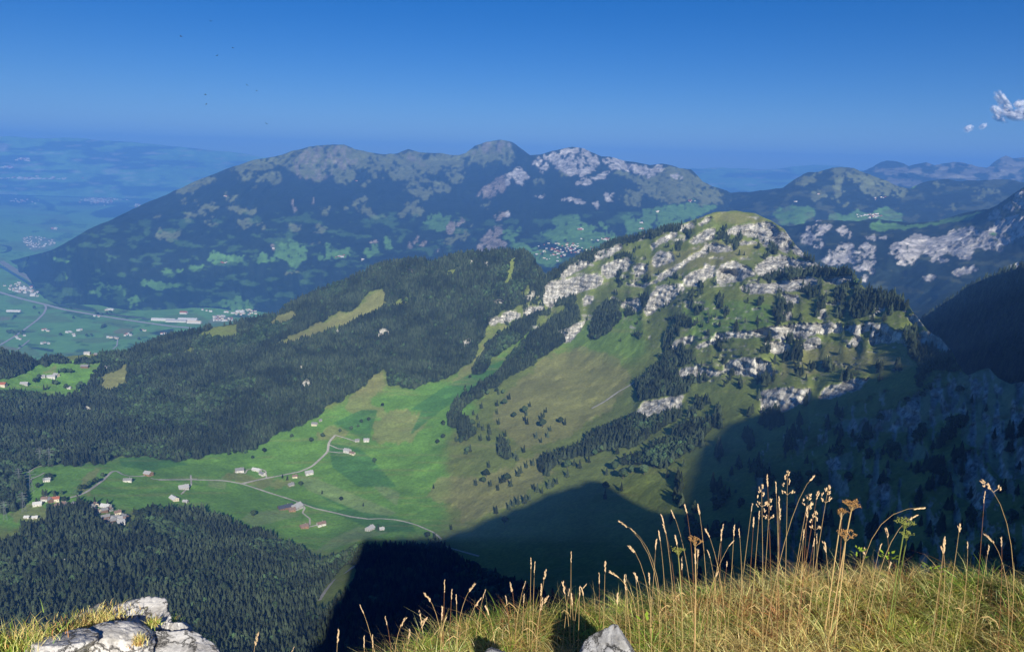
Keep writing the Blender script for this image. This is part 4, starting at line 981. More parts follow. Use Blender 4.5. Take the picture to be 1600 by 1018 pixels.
ribbon('railway', valley, vz([(430,318),(560,340),(750,365),(950,390),(1150,400)]), 18, plain_mat('ballast', (.16, .16, .15)), 2.2, 40)

# ------------------------------------------------------------------ houses
M_win = plain_mat('window_glass', (.03, .035, .04), .2, spec=.5)
WALLS = {k: plain_mat('wall_' + k, c, var=.1, scale=.3) for k, c in dict(white=(.58, .56, .52), wood=(.17, .105, .065), cream=(.62, .55, .42), grey=(.38, .37, .35), brown=(.28, .17, .10)).items()}
ROOFS = {k: plain_mat('roof_' + k, c, var=.18, scale=.5) for k, c in dict(grey=(.22, .22, .22), light=(.36, .36, .36), red=(.34, .12, .07), brown=(.20, .14, .11), dark=(.055, .065, .09), white=(.52, .52, .51), cream=(.6, .53, .42)).items()}
house_cache = {}
def house_meshes(L_, W_, H_, wall, roof, pitch=.42):
    key = (L_, W_, H_, wall, roof)
    if key in house_cache: return house_cache[key]
    rh = W_ / 2 * pitch * 1.5
    b = MB()
    x, y = L_ / 2, W_ / 2
    v = [(-x, -y, -3), (x, -y, -3), (x, y, -3), (-x, y, -3), (-x, -y, H_), (x, -y, H_), (x, y, H_), (-x, y, H_), (-x, 0, H_ + rh), (x, 0, H_ + rh)]
    b.add(v, [(0, 3, 2, 1), (0, 1, 5, 4), (2, 3, 7, 6), (1, 2, 6, 9, 5), (3, 0, 4, 8, 7), (4, 5, 9, 8), (6, 7, 8, 9)])
    r = MB(); ov = .8; th = .35
    for sg in (-1, 1):
        ye = (y + ov) * sg; ze = H_ - ov * rh / y
        q = [(-x - ov, 0, H_ + rh + .12), (x + ov, 0, H_ + rh + .12), (x + ov, ye, ze + .12), (-x - ov, ye, ze + .12)]
        q2 = [(a, c, d + th) for a, c, d in q]
        f = [(0, 1, 2, 3), (7, 6, 5, 4), (0, 4, 5, 1), (1, 5, 6, 2), (2, 6, 7, 3), (3, 7, 4, 0)]
        if sg > 0: f = [t_[::-1] for t_ in f]
        r.add(q + q2, f)
    ch = MB(); ch.box((x * .4, y * .3, H_ + rh), (.9, .9, 2.4))
    wn_ = MB(); wn_.box((0, 0, 0), (1.3, .12, 1.3)); dr = MB(); dr.box((0, 0, 0), (1.4, .14, 2.2))
    res = (b.mesh('wall', [WALLS[wall]]), r.mesh('roof', [ROOFS[roof]]), ch.mesh('chimney', [WALLS['grey']]), wn_.mesh('window', [M_win]), dr.mesh('door', [WALLS['wood']]))
    house_cache[key] = res; return res
def house(sheet, px, py, dims, wall, roof, rot, label, name='farmhouse', group=None, detail=True, cat='house', lift=0):
    q = surf(sheet, px, py)[0] + np.array([0, 0, lift])
    L_, W_, H_ = dims
    ms = house_meshes(L_, W_, H_, wall, roof)
    e = link(name, None, loc=q, rot=(0, 0, R(rot)), label=label, cat=cat, group=group)
    link('wall', ms[0], parent=e); rf = link('roof', ms[1], parent=e)
    if detail:
        link('chimney', ms[2], parent=rf)
        nw = max(2, int(L_ / 4))
        for i in range(nw):
            for sg in (-1, 1):
                if i == nw // 2 and sg < 0: continue
                link('window', ms[3], parent=e, loc=(-L_ / 2 + (i + .5) * L_ / nw, sg * (W_ / 2 + .03), H_ * .55))
        link('door', ms[4], parent=e, loc=(0.4, -W_ / 2 - .04, 1.1))
        for sg in (-1, 1):
            for yy_ in (-W_ * .22, W_ * .22): link('window', ms[3], parent=e, loc=(sg * (L_ / 2 + .03), yy_, H_ * .55), rot=(0, 0, R(90)))
    return e
F = [
 (fz([(375,603)]), (30,14,5), 'wood', 'dark', 35, 'long barn with dark blue roof at the largest farm', 'barn'),
 (fz([(440,600)]), (26,18,5), 'grey', 'light', 60, 'wide pale-roofed barn beside the dark blue roof', 'barn'),
 (fz([(415,618)]), (14,10,5), 'brown', 'brown', 30, 'small brown house between the two big barns', 'farmhouse'),
 (fz([(490,720)]), (16,11,5), 'brown', 'brown', 35, 'brown house at the end of the lower farm lane', 'farmhouse'),
 (fz([(595,705)]), (17,11,5), 'white', 'brown', 35, 'white house with brown roof right on the lower farm lane', 'farmhouse'),
 (fz([(893,733)]), (16,13,5), 'grey', 'light', 60, 'grey-roofed barn at the lower right meadow edge', 'barn'),
 (fz([(965,733)]), (9,8,3.5), 'grey', 'light', 20, 'little shed right of the dark tree at the lower meadow', 'shed'),
 (fz([(520,392)]), (18,13,5), 'white', 'light', 30, 'white farmhouse with pale roof right beside the road', 'farmhouse'),
 (fz([(435,412)]), (11,9,4), 'cream', 'brown', 10, 'small cream hut left of the roadside farmhouse', 'hut'),
 (fz([(410,462)]), (12,9,4), 'grey', 'grey', 40, 'small grey barn below the road', 'barn'),
 (fz([(755,258)]), (17,12,6), 'white', 'light', -25, 'white farmhouse at the end of the side road', 'farmhouse'),
 (fz([(785,270)]), (14,8,4), 'cream', 'brown', -25, 'low cream stable attached below the white side road farm', 'stable'),
 (fz([(815,192)]), (11,8,4), 'grey', 'grey', 10, 'small grey hut left of the white upper house', 'hut'),
 (fz([(872,192)]), (14,10,5), 'white', 'light', 5, 'white upper house below the tan hay meadow', 'farmhouse'),
 (fz([(555,92)]), (15,10,4.5), 'cream', 'grey', -10, 'lone alpine hut high on the meadow under the wood', 'hut'),
 (fz([(590,68)]), (7,6,3), 'grey', 'grey', 30, 'tiny shed above the lone alpine hut', 'shed'),
 (fz([(95,378)]), (19,14,5.5), 'white', 'grey', 25, 'farmhouse with broad grey roof left of the farm pair', 'farmhouse'),
 (fz([(200,372)]), (22,9,4), 'white', 'white', -20, 'long white stable of the right farm of the pair', 'stable'),
 (fz([(235,398)]), (15,10,5), 'white', 'grey', -35, 'grey-roofed house below the long white stable', 'farmhouse'),
 (zt(0, 680, 6.36, [(1475,395)]), (17,13,6), 'brown', 'light', -20, 'brown farmhouse with pale roof inside the curved track', 'farmhouse'),
 (zt(0, 680, 6.36, [(1272,458)]), (17,10,5), 'white', 'grey', 10, 'white house alone below the curved track', 'farmhouse'),
 ([(287,763)], (20,14,5), 'grey', 'light', 30, 'barn with large light grey roof at the road end', 'barn'),
 ([(272,780)], (20,12,4), 'cream', 'white', -40, 'pale house with white roof at the edge of the lower wood', 'farmhouse'),
 ([(290,784)], (10,7,3), 'grey', 'light', -10, 'small pale shed at the edge of the lower wood', 'shed'),
 (zt(0, 680, 6.36, [(470,455)]), (13,9,5), 'white', 'light', 15, 'white house under the big round tree', 'farmhouse'),
 (zt(0, 680, 6.36, [(255,500)]), (10,7,3.5), 'white', 'light', 15, 'little white hut left of the dark trees', 'hut'),
 (zt(0, 680, 6.36, [(150,520)]), (9,7,3.5), 'white', 'light', 50, 'little white hut at the left wood edge', 'hut'),
 (zt(0, 680, 6.36, [(550,650)]), (15,10,6), 'cream', 'red', 20, 'red-roofed house of the hamlet', 'house'),
 (zt(0, 680, 6.36, [(375,695)]), (15,9,5), 'white', 'white', 20, 'bright white house at the left end of the hamlet', 'house'),
 (zt(0, 680, 6.36, [(1052,720)]), (18,11,5.5), 'white', 'white', -10, 'bright white house topmost in the village by the wood', 'house'),
 ([(105,876)], (12,9,4), 'white', 'light', 40, 'white hut alone in a clearing of the lower wood', 'hut'),
 (zt(0, 400, 3.915, [(1435,505)]), (16,10,5), 'white', 'light', 10, 'white farm on the small meadow of the wooded ridge', 'farmhouse'),
 (zt(0, 400, 3.915, [(665,690)]), (22,14,6), 'white', 'grey', 10, 'large white house above the tan meadow at left', 'house'),
 (zt(0, 400, 3.915, [(315,745)]), (22,12,6), 'white', 'light', 15, 'white farmhouse in the middle of the left green meadow', 'farmhouse'),
 (zt(0, 400, 3.915, [(345,732)]), (15,11,5), 'cream', 'light', -15, 'cream barn right behind the middle white farmhouse', 'barn'),
 (zt(0, 400, 3.915, [(260,742)]), (11,9,5), 'white', 'light', 60, 'small white house at the dark hedge on the left meadow', 'house'),
 (zt(0, 400, 3.915, [(150,785)]), (20,11,4.5), 'grey', 'light', 10, 'pale barn beside the left forest hollow', 'barn'),
 (zt(0, 400, 3.915, [(10,793)]), (24,14,6), 'cream', 'red', 5, 'red-roofed house at the left picture edge', 'house'),
 (zt(0, 400, 3.915, [(520,680)]), (22,12,5), 'wood', 'grey', 5, 'grey-roofed barn on the upper left green meadow', 'barn'),
 (zt(0, 400, 3.915, [(535,598)]), (18,11,5), 'white', 'light', 5, 'white house on the far strip above the left meadows', 'house'),
 (zt(0, 400, 3.915, [(600,608)]), (22,11,5), 'wood', 'grey', -5, 'grey barn on the far strip above the left meadows', 'barn'),
 (zt(0, 400, 3.915, [(425,810)]), (10,8,4), 'white', 'light', 0, 'tiny white hut right of the round tree clump', 'hut'),
 (zt(0, 680, 6.36, [(270,820)]), (9,6,3), 'white', 'white', 0, 'left one of two tiny sheds on the brown meadow', 'shed'),
 (zt(0, 680, 6.36, [(348,822)]), (9,6,3), 'white', 'white', 20, 'right one of two tiny sheds on the brown meadow', 'shed'),
]
for pos, dims, wl_, rf_, rot, lab, nm in F:
    house(slope, pos[0][0], pos[0][1], dims, wl_, rf_, rot, lab, nm, 'farm buildings on the green terrace' if pos[0][0] > 180 else 'houses around the left meadows', True, nm if nm in ('barn', 'shed', 'hut', 'stable') else 'house')
vill = zt(0, 680, 6.36, [(970,765),(910,720),(950,700),(870,745),(1050,825),(1140,855),(1090,745),(1170,780),(1240,820),(1200,880),(1110,865),(1125,905),(1150,832),(800,750),(740,705),(640,690),(450,650),(580,710),(500,655),(900,770),(1180,850),(1080,900),(1030,760),(930,800),(1220,850),(1150,930),(1065,860)])
rg = random.Random(4)
KINDS_V = [((13,10,6),'white','light'), ((11,9,5),'cream','brown'), ((14,9,5.5),'wood','grey'), ((12,9,6),'white','brown'), ((10,8,5),'grey','brown'), ((13,10,5),'white','grey')]
for k, (x, y) in enumerate(vill):
    d_, w_, r_ = KINDS_V[rg.randrange(6)]
    house(slope, x, y, d_, w_, r_, rg.uniform(-60, 60), '%s-walled village house with %s roof among trees at the wood edge' % (w_, r_), 'village_house', 'houses of the small village by the lower wood', True, 'house')

# houses on the valley floor, on the range's foot and in the far villages
def far_house(sheet, x, y, dims, wall, roof, rot, label, name, group):
    L_, W_, H_ = dims; ms = house_meshes(L_, W_, H_, wall, roof)
    q = surf(sheet, x, y)[0]
    e = link(name, None, loc=q + np.array([0, 0, 1.0]), rot=(0, 0, R(rot)), label=label, cat='house' if 'house' in name else 'building', group=group)
    link('wall', ms[0], parent=e); link('roof', ms[1], parent=e)
for x, y, dm, rf_, lab in [(85,340,(110,20,8),'white','long white hall alone on the green plain at left'), (1125,352,(60,30,12),'red','large red-roofed farm on the plain right of centre'), (145,203,(75,35,10),'white','big white hall in the town beside the canal'),
    (205,243,(45,35,10),'white','white hall at the lower right end of the canal town'), (1000,394,(190,28,10),'white','long white factory hall left of the industrial row'), (1080,402,(160,30,10),'light','long pale factory hall in the middle of the industrial row'), (1150,398,(150,40,14),'white','tall white factory hall at the right of the industrial row'), (1190,410,(110,30,9),'cream','low cream hall at the right end of the industrial row'), (1470,345,(70,30,10),'white','white hall beyond the right end of the motorway'), (675,330,(60,20,8),'white','white roofed barn behind the motorway trees')]:
    px_, py_ = vz([(x, y)])[0]
    far_house(valley, px_, py_, dm, 'white', rf_, rg.uniform(-6, 6), lab, 'industrial_hall' if dm[0] > 65 else 'farm_hall', None)
KF = [((18,13,8),'white','light'), ((16,12,8),'white','brown'), ((22,13,8),'cream','grey'), ((16,12,9),'white','red'), ((26,14,7),'white','white')]
pf = vz([(262,455),(280,452),(295,460),(412,468),(430,466),(450,480),(455,490),(495,452),(480,456),(258,537),(275,532),(298,537),(660,498),(680,500),(705,500),(715,505),(765,487),(775,482),(793,478),(800,486),(870,455),(885,458),(990,478),(1010,475),(580,368),(605,372),(650,332),(110,505),(125,510),(100,495),(150,488),(1240,330),(1265,335),(1290,340)])
for x, y in pf:
    d_, w_, r_ = KF[rg.randrange(5)]
    far_house(valley, x, y, d_, w_, r_, rg.uniform(-40, 40), 'small farm building in open green fields of the plain below the motorway', 'plain_farmhouse', 'farmhouses scattered on the green plain')
def cluster(sheet, poly, n, name, label, group, sc=1.0):
    xs = [p[0] for p in poly]; ys = [p[1] for p in poly]; k = 0
    while k < n:
        x, y = rg.uniform(min(xs), max(xs)), rg.uniform(min(ys), max(ys)); ins = False
        for i in range(len(poly)):
            (xa, ya), (xb, yb) = poly[i], poly[(i + 1) % len(poly)]
            if (ya > y) != (yb > y) and x < (xb - xa) * (y - ya) / (yb - ya) + xa: ins = not ins
        if not ins: continue
        d_, w_, r_ = KF[rg.randrange(5)]; k += 1
        far_house(sheet, x, y, d_, w_, r_, rg.choice([-70, -20, 10, 30, 60]), label, name, group)
cluster(valley, vz([(10,185),(100,155),(170,180),(220,200),(240,240),(210,260),(150,235),(60,215)]), 44, 'canal_town_house', 'pale house in the town between canal and motorway at left', 'houses of the town beside the canal')
cluster(valley, vz([(1285,405),(1290,375),(1330,362),(1380,368),(1430,380),(1420,395)]), 34, 'foothill_town_house', 'pale house in the town at the foot of the wooded ridge', 'houses of the town under the wooded ridge')
cluster(valley, vz([(1350,340),(1566,335),(1566,365),(1450,360)]), 16, 'foothill_town_house', 'pale house in the scattered row above the town under the ridge', 'houses in the row above the foothill town')
cluster(valley, zt(0, 340, 6.36, [(240,200),(330,185),(450,195),(560,240),(540,275),(400,300),(310,330),(270,290),(210,250)]), 64, 'plain_village_house', 'tiny pale house in the compact village at the tip of the dark mountain', 'houses of the compact village on the plain')
def specks(name, sheet, polys, label, smin, smax, zoff=3):
    mb = MB()
    for poly, n in polys:
        xs = [p[0] for p in poly]; ys = [p[1] for p in poly]
        for _ in range(n):
            q = surf(sheet, rg.gauss((min(xs) + max(xs)) / 2, (max(xs) - min(xs)) / 4), rg.gauss((min(ys) + max(ys)) / 2, (max(ys) - min(ys)) / 4))[0]
            w = rg.uniform(smin, smax); mb.box((q[0], q[1], q[2] + w * .25), (w * 1.5, w, w * .6), rg.choice([0, 0, 1, 2]), rg.uniform(0, 3))
    return link(name, mb.mesh(name, [WALLS['white'], ROOFS['red'], WALLS['cream']]), kind='stuff', label=label, cat='buildings')
plain_trees = vz([(600,357),(622,362),(675,350),(630,440),(640,432),(50,475),(80,478),(105,470),(370,488),(530,495),(560,492),(800,480),(850,515),(120,560),(95,485),(130,482),(655,355),(210,325),(240,355),(590,360),(430,325),(70,470),(140,470),(450,385),(90,375),(860,460)])
for (x, y), q in zip(plain_trees, surf(valley, [p[0] for p in plain_trees], [p[1] for p in plain_trees])):
    link('field_tree_clump', DEC[0][2], loc=tuple(q), rot=(0, 0, random.uniform(0, 6)), scale=random.uniform(20, 34), label='dark tree clump standing on the green plain', cat='tree', group='tree clumps on the plain')
specks('far_towns', valley, [(zA([(500,500),(720,540)]), 200), (zA([(690,415),(820,445)]), 60), (zA([(0,395),(210,435)]), 120), (zA([(60,510),(200,540)]), 30), (zA([(320,680),(345,700)]), 6), (zA([(640,330),(720,345)]), 25), (zA([(720,375),(760,380)]), 8), (zA([(300,480),(420,490)]), 20), (zA([(820,545),(860,560)]), 20)], 'pale specks of towns strewn over the hazy lowland', 12, 34)
specks('far_lowland_hamlets', low, [(zA([(0,315),(80,325)]), 20), (zA([(100,260),(190,280)]), 20), (zA([(0,380),(450,395)]), 60)], 'faint pale hamlets beyond the plain at the horizon', 30, 60)
specks('range_hamlets', rng4, [(zC([(390,690),(440,705)]), 12), (zC([(540,750),(600,770)]), 14), (zC([(300,780),(500,850)]), 36), (zC([(120,780),(400,900)]), 50), (zC([(780,650),(805,665)]), 4), (zC([(770,690),(800,700)]), 5), (zC([(880,585),(910,595)]), 5), (zC([(1080,520),(1120,530)]), 5), (zB([(490,855),(550,870)]), 10), (zB([(640,880),(660,890)]), 3), (zB([(90,810),(120,820)]), 4), (zB([(595,400),(620,405)]), 3), (zA([(1340,895),(1390,905)]), 5), (zc(0, 400, 3.915, [(1480,320),(1560,350)]), 14), (zA([(1375,490),(1400,500)]), 3)], 'tiny pale hamlets on the green foot of the far range', 7, 15)
specks('plateau_hamlets', hills6, [(zD([(570,600),(700,630)]), 30), (zD([(300,480),(315,485)]), 2), (zD([(160,528),(175,532)]), 2), (zD([(830,680),(845,688)]), 3), (zD([(640,500),(710,520)]), 6)], 'tiny pale hamlets on the plateau meadows at right', 8, 16)

# ------------------------------------------------------------------ power pylons at the left meadow edge
M_steel = plain_mat('galvanised_steel', (.22, .24, .24), .6, metal=.0)
def pylon(px, py, h, label, rot):
    q = surf(slope, px, py)[0]
    e = link('power_pylon', None, loc=q, rot=(0, 0, R(rot)), label=label, cat='pylon', group='power pylons crossing the left meadow')
    mb = MB(); w = h * .09
    cor = [(-1, -1), (1, -1), (1, 1), (-1, 1)]
    lv = [(0, 1), (.2, .72), (.4, .48), (.6, .3), (.8, .2), (1, .06)]
    for cx_, cy_ in cor: mb.tube([(cx_ * w * s_, cy_ * w * s_, h * t_) for t_, s_ in lv], .13, 4)
    for (t0, s0), (t1, s1) in zip(lv[:-1], lv[1:]):
        for i in range(4):
            a, b_ = cor[i], cor[(i + 1) % 4]
            mb.tube([(a[0] * w * s0, a[1] * w * s0, h * t0), (b_[0] * w * s1, b_[1] * w * s1, h * t1)], .07, 3)
            mb.tube([(b_[0] * w * s0, b_[1] * w * s0, h * t0), (a[0] * w * s1, a[1] * w * s1, h * t1)], .07, 3)
    link('lattice_mast', mb.mesh('lattice_mast', [M_steel]), parent=e)
    for t_, l_ in ((.66, .17), (.78, .22), (.9, .15)):
        a = MB(); a.tube([(-l_ * h, 0, h * t_), (0, 0, h * (t_ + .035)), (l_ * h, 0, h * t_)], .13, 4); a.tube([(-l_ * h, 0, h * t_), (l_ * h, 0, h * t_)], .13, 4)
        link('crossarm', a.mesh('crossarm', [M_steel]), parent=e)
for px_, py_, h_, lb in [(64,726,42,'left one of two steel pylons standing against the wood above the meadow'), (79,727,42,'right one of two steel pylons standing against the wood above the meadow'), (31,757,38,'steel pylon at the left corner of the bright meadow'), (50,770,50,'steel pylon in front of the track on the left meadow'), (9,812,38,'lowest steel pylon near the left picture edge'), (38,800,42,'steel pylon above the brown meadow')]:
    pylon(px_, py_, h_, lb, 20)

# ------------------------------------------------------------------ foreground rocks
def rock_mat(name, base, dark=.35):
    m, N, L, b = new_mat(name)
    tc = N.new('ShaderNodeTexCoord'); v = tc.outputs['Object']
    n1 = noise_node(N, L, 9, 10, v, .72, .4); n2 = noise_node(N, L, 34, 8, v, .7); n3 = noise_node(N, L, 3.2, 5, v, .6, 1.5)
    r1 = N.new('ShaderNodeValToRGB'); e = r1.color_ramp.elements
    e[0].position = .33; e[0].color = (base[0] * dark, base[1] * dark, base[2] * dark, 1); e[1].position = .52; e[1].color = (*base, 1)
    x = e.new(.44); x.color = (base[0] * .7, base[1] * .69, base[2] * .68, 1)
    L.new(n1.outputs[0], r1.inputs[0])
    r3 = N.new('ShaderNodeValToRGB'); r3.color_ramp.elements[0].position = .56; r3.color_ramp.elements[1].position = .66
    L.new(n3.outputs[0], r3.inputs[0])
    mx = N.new('ShaderNodeMix'); mx.data_type = 'RGBA'; L.new(r3.outputs[0], mx.inputs[0]); L.new(r1.outputs[0], mx.inputs[6]); mx.inputs[7].default_value = (.42, .34, .24, 1)
    vo = N.new('ShaderNodeTexVoronoi'); vo.feature = 'DISTANCE_TO_EDGE'; vo.inputs['Scale'].default_value = 5.5
    dv = N.new('ShaderNodeVectorMath'); dv.operation = 'ADD'; L.new(v, dv.inputs[0])
    s3 = N.new('ShaderNodeVectorMath'); s3.operation = 'SCALE'; s3.inputs['Scale'].default_value = .25; L.new(n1.outputs['Color'], s3.inputs[0]); L.new(s3.outputs[0], dv.inputs[1]); L.new(dv.outputs[0], vo.inputs['Vector'])
    ck = mapr(N, L, vo.outputs[0], 0, .035, .25, 1)
    sc = N.new('ShaderNodeVectorMath'); sc.operation = 'SCALE'; L.new(mx.outputs[2], sc.inputs[0]); L.new(mathn(N, L, 'MULTIPLY', ck, mapr(N, L, n2.outputs[0], .3, .7, .7, 1.15)), sc.inputs['Scale'])
    L.new(sc.outputs[0], b.inputs['Base Color'])
    bp = N.new('ShaderNodeBump'); bp.inputs['Distance'].default_value = .012; bp.inputs['Strength'].default_value = .9
    L.new(mathn(N, L, 'ADD', n1.outputs[0], mathn(N, L, 'MULTIPLY', ck, .6)), bp.inputs['Height'])
    bp2 = N.new('ShaderNodeBump'); bp2.inputs['Distance'].default_value = .004; L.new(n2.outputs[0], bp2.inputs['Height']); L.new(bp.outputs[0], bp2.inputs['Normal']); L.new(bp2.outputs[0], b.inputs['Normal'])
    return m
M_lime = rock_mat('white_limestone', (.66, .64, .61)); M_lime2 = rock_mat('grey_limestone', (.40, .40, .40), .45)
ICO5 = ico(6)
def rock(px, py, D, size, tilt, seed, mat, label, name='limestone_rock', planes=None, group=None):
    rgn = np.random.default_rng(seed)
    v, f = ICO5
    nrm = rgn.normal(size=(13, 3)); nrm /= np.linalg.norm(nrm, axis=1, keepdims=True); hh = rgn.uniform(.62, .98, 13)
    if planes is not None and len(planes) > 3:
        nrm = np.array([p[:3] for p in planes], float); nrm /= np.linalg.norm(nrm, axis=1, keepdims=True); hh = np.array([p[3] for p in planes]); planes = None
    if planes is not None:
        pn = np.array([p[:3] for p in planes], float); pn /= np.linalg.norm(pn, axis=1, keepdims=True); nrm = np.r_[nrm * 1, pn]; hh = np.r_[hh * 1.1 + .1, [p[3] for p in planes]]
    dn = v @ nrm.T
    rad = np.min(np.where(dn > .05, hh / np.maximum(dn, .05), 9), axis=1)
    rad = np.minimum(rad, 1.15)
    V = v * rad[:, None]
    V = V * (1 + .07 * fbm3(V + seed * 3.1, .55, 5, seed, .6)[:, None] - .05 * np.clip(fbm3(V + seed, .30, 4, seed + 9, .6, True) - .45, 0, 1)[:, None] * 3)
    V = V * np.array(size)
    mb_me = mesh_np(name, V, np.array(f), mat)
    c = unproj(px, py, D)
    o = link(name, mb_me, loc=c, rot=tuple(R(t_) for t_ in tilt), label=label, cat='rock', group=group)
    return o
G_ = 'rocks of the outcrop at the lower left'
rock(205,991,3.00,(.140,.12,.082),(8,-16,12),3,M_lime,'long tilted pale slab forming the top of the left outcrop','limestone_slab',[(.3,-.2,1,.45)],G_)
rock(272,996,2.92,(.052,.06,.072),(0,5,20),14,M_lime,'upright pale block at the right side of the left outcrop','limestone_block',None,G_)
rock(262,1030,2.80,(.15,.10,.065),(5,6,-8),25,M_lime,'broad flat rock at the bottom right of the left outcrop','limestone_slab',[(0,-.2,1,.5)],G_)
rock(120,1004,2.80,(.047,.05,.03),(0,0,10),36,rock_mat('bright_limestone', (.80, .78, .74), .5),'small bright white block low in the left outcrop','limestone_block',None,G_)
rock(75,1020,2.75,(.12,.09,.06),(4,-14,5),47,M_lime,'grey pitted rock at the left foot of the outcrop','limestone_rock',None,G_)
rock(178,1018,2.82,(.11,.10,.075),(-6,10,30),58,M_lime,'cracked rock in the middle of the left outcrop','limestone_rock',None,G_)
rock(228,1008,2.88,(.05,.05,.06),(20,10,30),63,M_lime2,'dark grey wedge between slab and upright block','limestone_rock',None,G_)
rock(135,975,3.05,(.09,.08,.05),(0,-20,30),69,M_lime2,'mossy rock under the grass at the back of the outcrop','limestone_rock',None,G_)
rock(958,1018,2.62,(.122,.10,.106),(0,6,15),70,M_lime2,'pointed grey limestone rock in the grass at bottom centre','limestone_rock',[(-.62,-.35,.75,.52),(.80,-.1,.55,.46),(.2,-.9,.42,.55),(-.2,.9,.5,.55),(-.9,.5,.2,.8),(.6,.7,.3,.7),(0,0,-1,.9),(-.3,-.8,-.2,.8),(.5,-.7,.1,.72),(-.9,-.6,0,.85)])
rock(775,1026,2.62,(.045,.05,.026),(0,0,15),81,M_lime2,'small grey-green stone low in the grass left of the pointed rock','limestone_stone')

# ------------------------------------------------------------------ foreground grass
def grass_mat(name):
    m, N, L, b = new_mat(name)
    at = N.new('ShaderNodeAttribute'); at.attribute_name = 'tint'
    tr = N.new('ShaderNodeBsdfTranslucent'); df = N.new('ShaderNodeBsdfDiffuse'); gl = N.new('ShaderNodeBsdfGlossy'); gl.inputs['Roughness'].default_value = .45
    mx = N.new('ShaderNodeMixShader'); mx.inputs[0].default_value = .3; mg = N.new('ShaderNodeMixShader'); mg.inputs[0].default_value = .05
    L.new(at.outputs['Color'], tr.inputs[0]); L.new(at.outputs['Color'], df.inputs[0])
    L.new(df.outputs[0], mx.inputs[1]); L.new(tr.outputs[0], mx.inputs[2]); L.new(mx.outputs[0], mg.inputs[1]); L.new(gl.outputs[0], mg.inputs[2])
    L.new(mg.outputs[0], N['Material Output'].inputs[0]); return m
M_grass = grass_mat('grass_blades')
STRAW = np.array([.95, .70, .26]); GREEN = np.array([.23, .38, .045]); OLV = np.array([.46, .44, .09]); RUST = np.array([.50, .23, .08])
def blades(name, X, Y, hgt, wid, lean, col, label, cat, nseg=4, extra_up=0, la=None):
    n = len(X); Z = ground_z(X, Y)
    a = RNG.random(n) * 6.28; la = RNG.random(n) * 6.28 if la is None else la
    dirx, diry = np.cos(la), np.sin(la); wx, wy = np.cos(a) * wid / 2, np.sin(a) * wid / 2
    V = np.zeros((n, nseg, 2, 3))
    for k in range(nseg):
        t = k / (nseg - 1)
        ox = dirx * lean * hgt * t ** 2; oy = diry * lean * hgt * t ** 2
        zz = Z - .01 + hgt * (t - .28 * lean * t ** 2.5) + extra_up
        ww = (1 - t) ** .6 * (1 if k < nseg - 1 else 0) + .04
        V[:, k, 0] = np.stack([X + ox - wx * ww, Y + oy - wy * ww, zz], -1)
        V[:, k, 1] = np.stack([X + ox + wx * ww, Y + oy + wy * ww, zz], -1)
    base = np.arange(n)[:, None] * nseg * 2
    q = np.array([[2 * k, 2 * k + 1, 2 * k + 3, 2 * k + 2] for k in range(nseg - 1)])
    Fq = (base[:, :, None] + q[None]).reshape(-1, 4)
    tint = np.repeat(col, nseg * 2, axis=0)
    return link(name, mesh_np(name, V, Fq, M_grass, {'tint': tint}), kind='stuff', label=label, cat=cat)
def scatter(n, pxr, rr_, seed):
    rg_ = np.random.default_rng(seed)
    d = ray(rg_.uniform(pxr[0], pxr[1], n), np.full(n, 950.0)); a = np.arctan2(d[:, 0], d[:, 1])
    r = np.sqrt(rg_.uniform(rr_[0] ** 2, rr_[1] ** 2, n))
    return r * np.sin(a), r * np.cos(a), a
def tints(X, Y, straw, seed):
    n = len(X); g = fbm3(np.stack([X, Y, X * 0], -1), (.45, .45, 1), 3, seed); u_ = RNG.random(n)
    g2 = fbm3(np.stack([X, Y, X * 0], -1), (.12, .12, 1), 2, seed + 4)
    p = np.clip(straw + .55 * g + .35 * g2 + .30 * np.exp(-((X / np.maximum(Y, .1) - .36) / .13) ** 2), .05, .97)
    c = np.where((u_ < p)[:, None], STRAW, np.where((RNG.random(n) < .55)[:, None], GREEN, OLV))
    c = np.where((RNG.random(n) < .05 + .35 * np.clip(fbm3(np.stack([X, Y, X * 0], -1), (.3, .3, 1), 3, seed + 9) - .15, 0, 1))[:, None], RUST, c)
    return np.clip(c * RNG.uniform(.40, 1.45, n)[:, None] * RNG.uniform(.93, 1.07, (n, 3)), 0, .95)
X, Y, A = scatter(34000, (560, 1720), (1.45, 3.35), 1)
h_ = RNG.uniform(.025, .075, len(X)) * (1 + .3 * RNG.random(len(X)))
blades('meadow_grass', X, Y, h_, RNG.uniform(.0012, .0036, len(X)), RNG.uniform(.3, 2.2, len(X)), tints(X, Y, .50, 31), 'dense dry and green grass covering the hilltop in front', 'grass')
CX_, CY_, A = scatter(2300, (570, 1720), (1.45, 3.32), 11)
nb = 32; cc = np.repeat(np.arange(len(CX_)), nb); ang = RNG.random(len(cc)) * 6.28; rad = RNG.random(len(cc)) ** .6 * .016
X = CX_[cc] + rad * np.cos(ang); Y = CY_[cc] + rad * np.sin(ang)
ch = (RNG.uniform(.035, .10, len(CX_)) * RNG.choice([.7, 1, 1.15], len(CX_)))[cc] * RNG.uniform(.55, 1.1, len(cc))
ct = tints(CX_, CY_, .45, 61)[cc] * RNG.uniform(.6, 1.3, len(cc))[:, None]
blades('tussock_grass', X, Y, ch, RNG.uniform(.0014, .0034, len(X)), .25 + rad / .016 * 1.1 + .35 * RNG.random(len(X)), np.clip(ct, 0, .95), 'tussocks of dry and green grass covering the hilltop in front', 'grass', 5, 0, ang + RNG.normal(0, .5, len(cc)))
X, Y, A = scatter(6000, (600, 1720), (1.5, 3.3), 2)
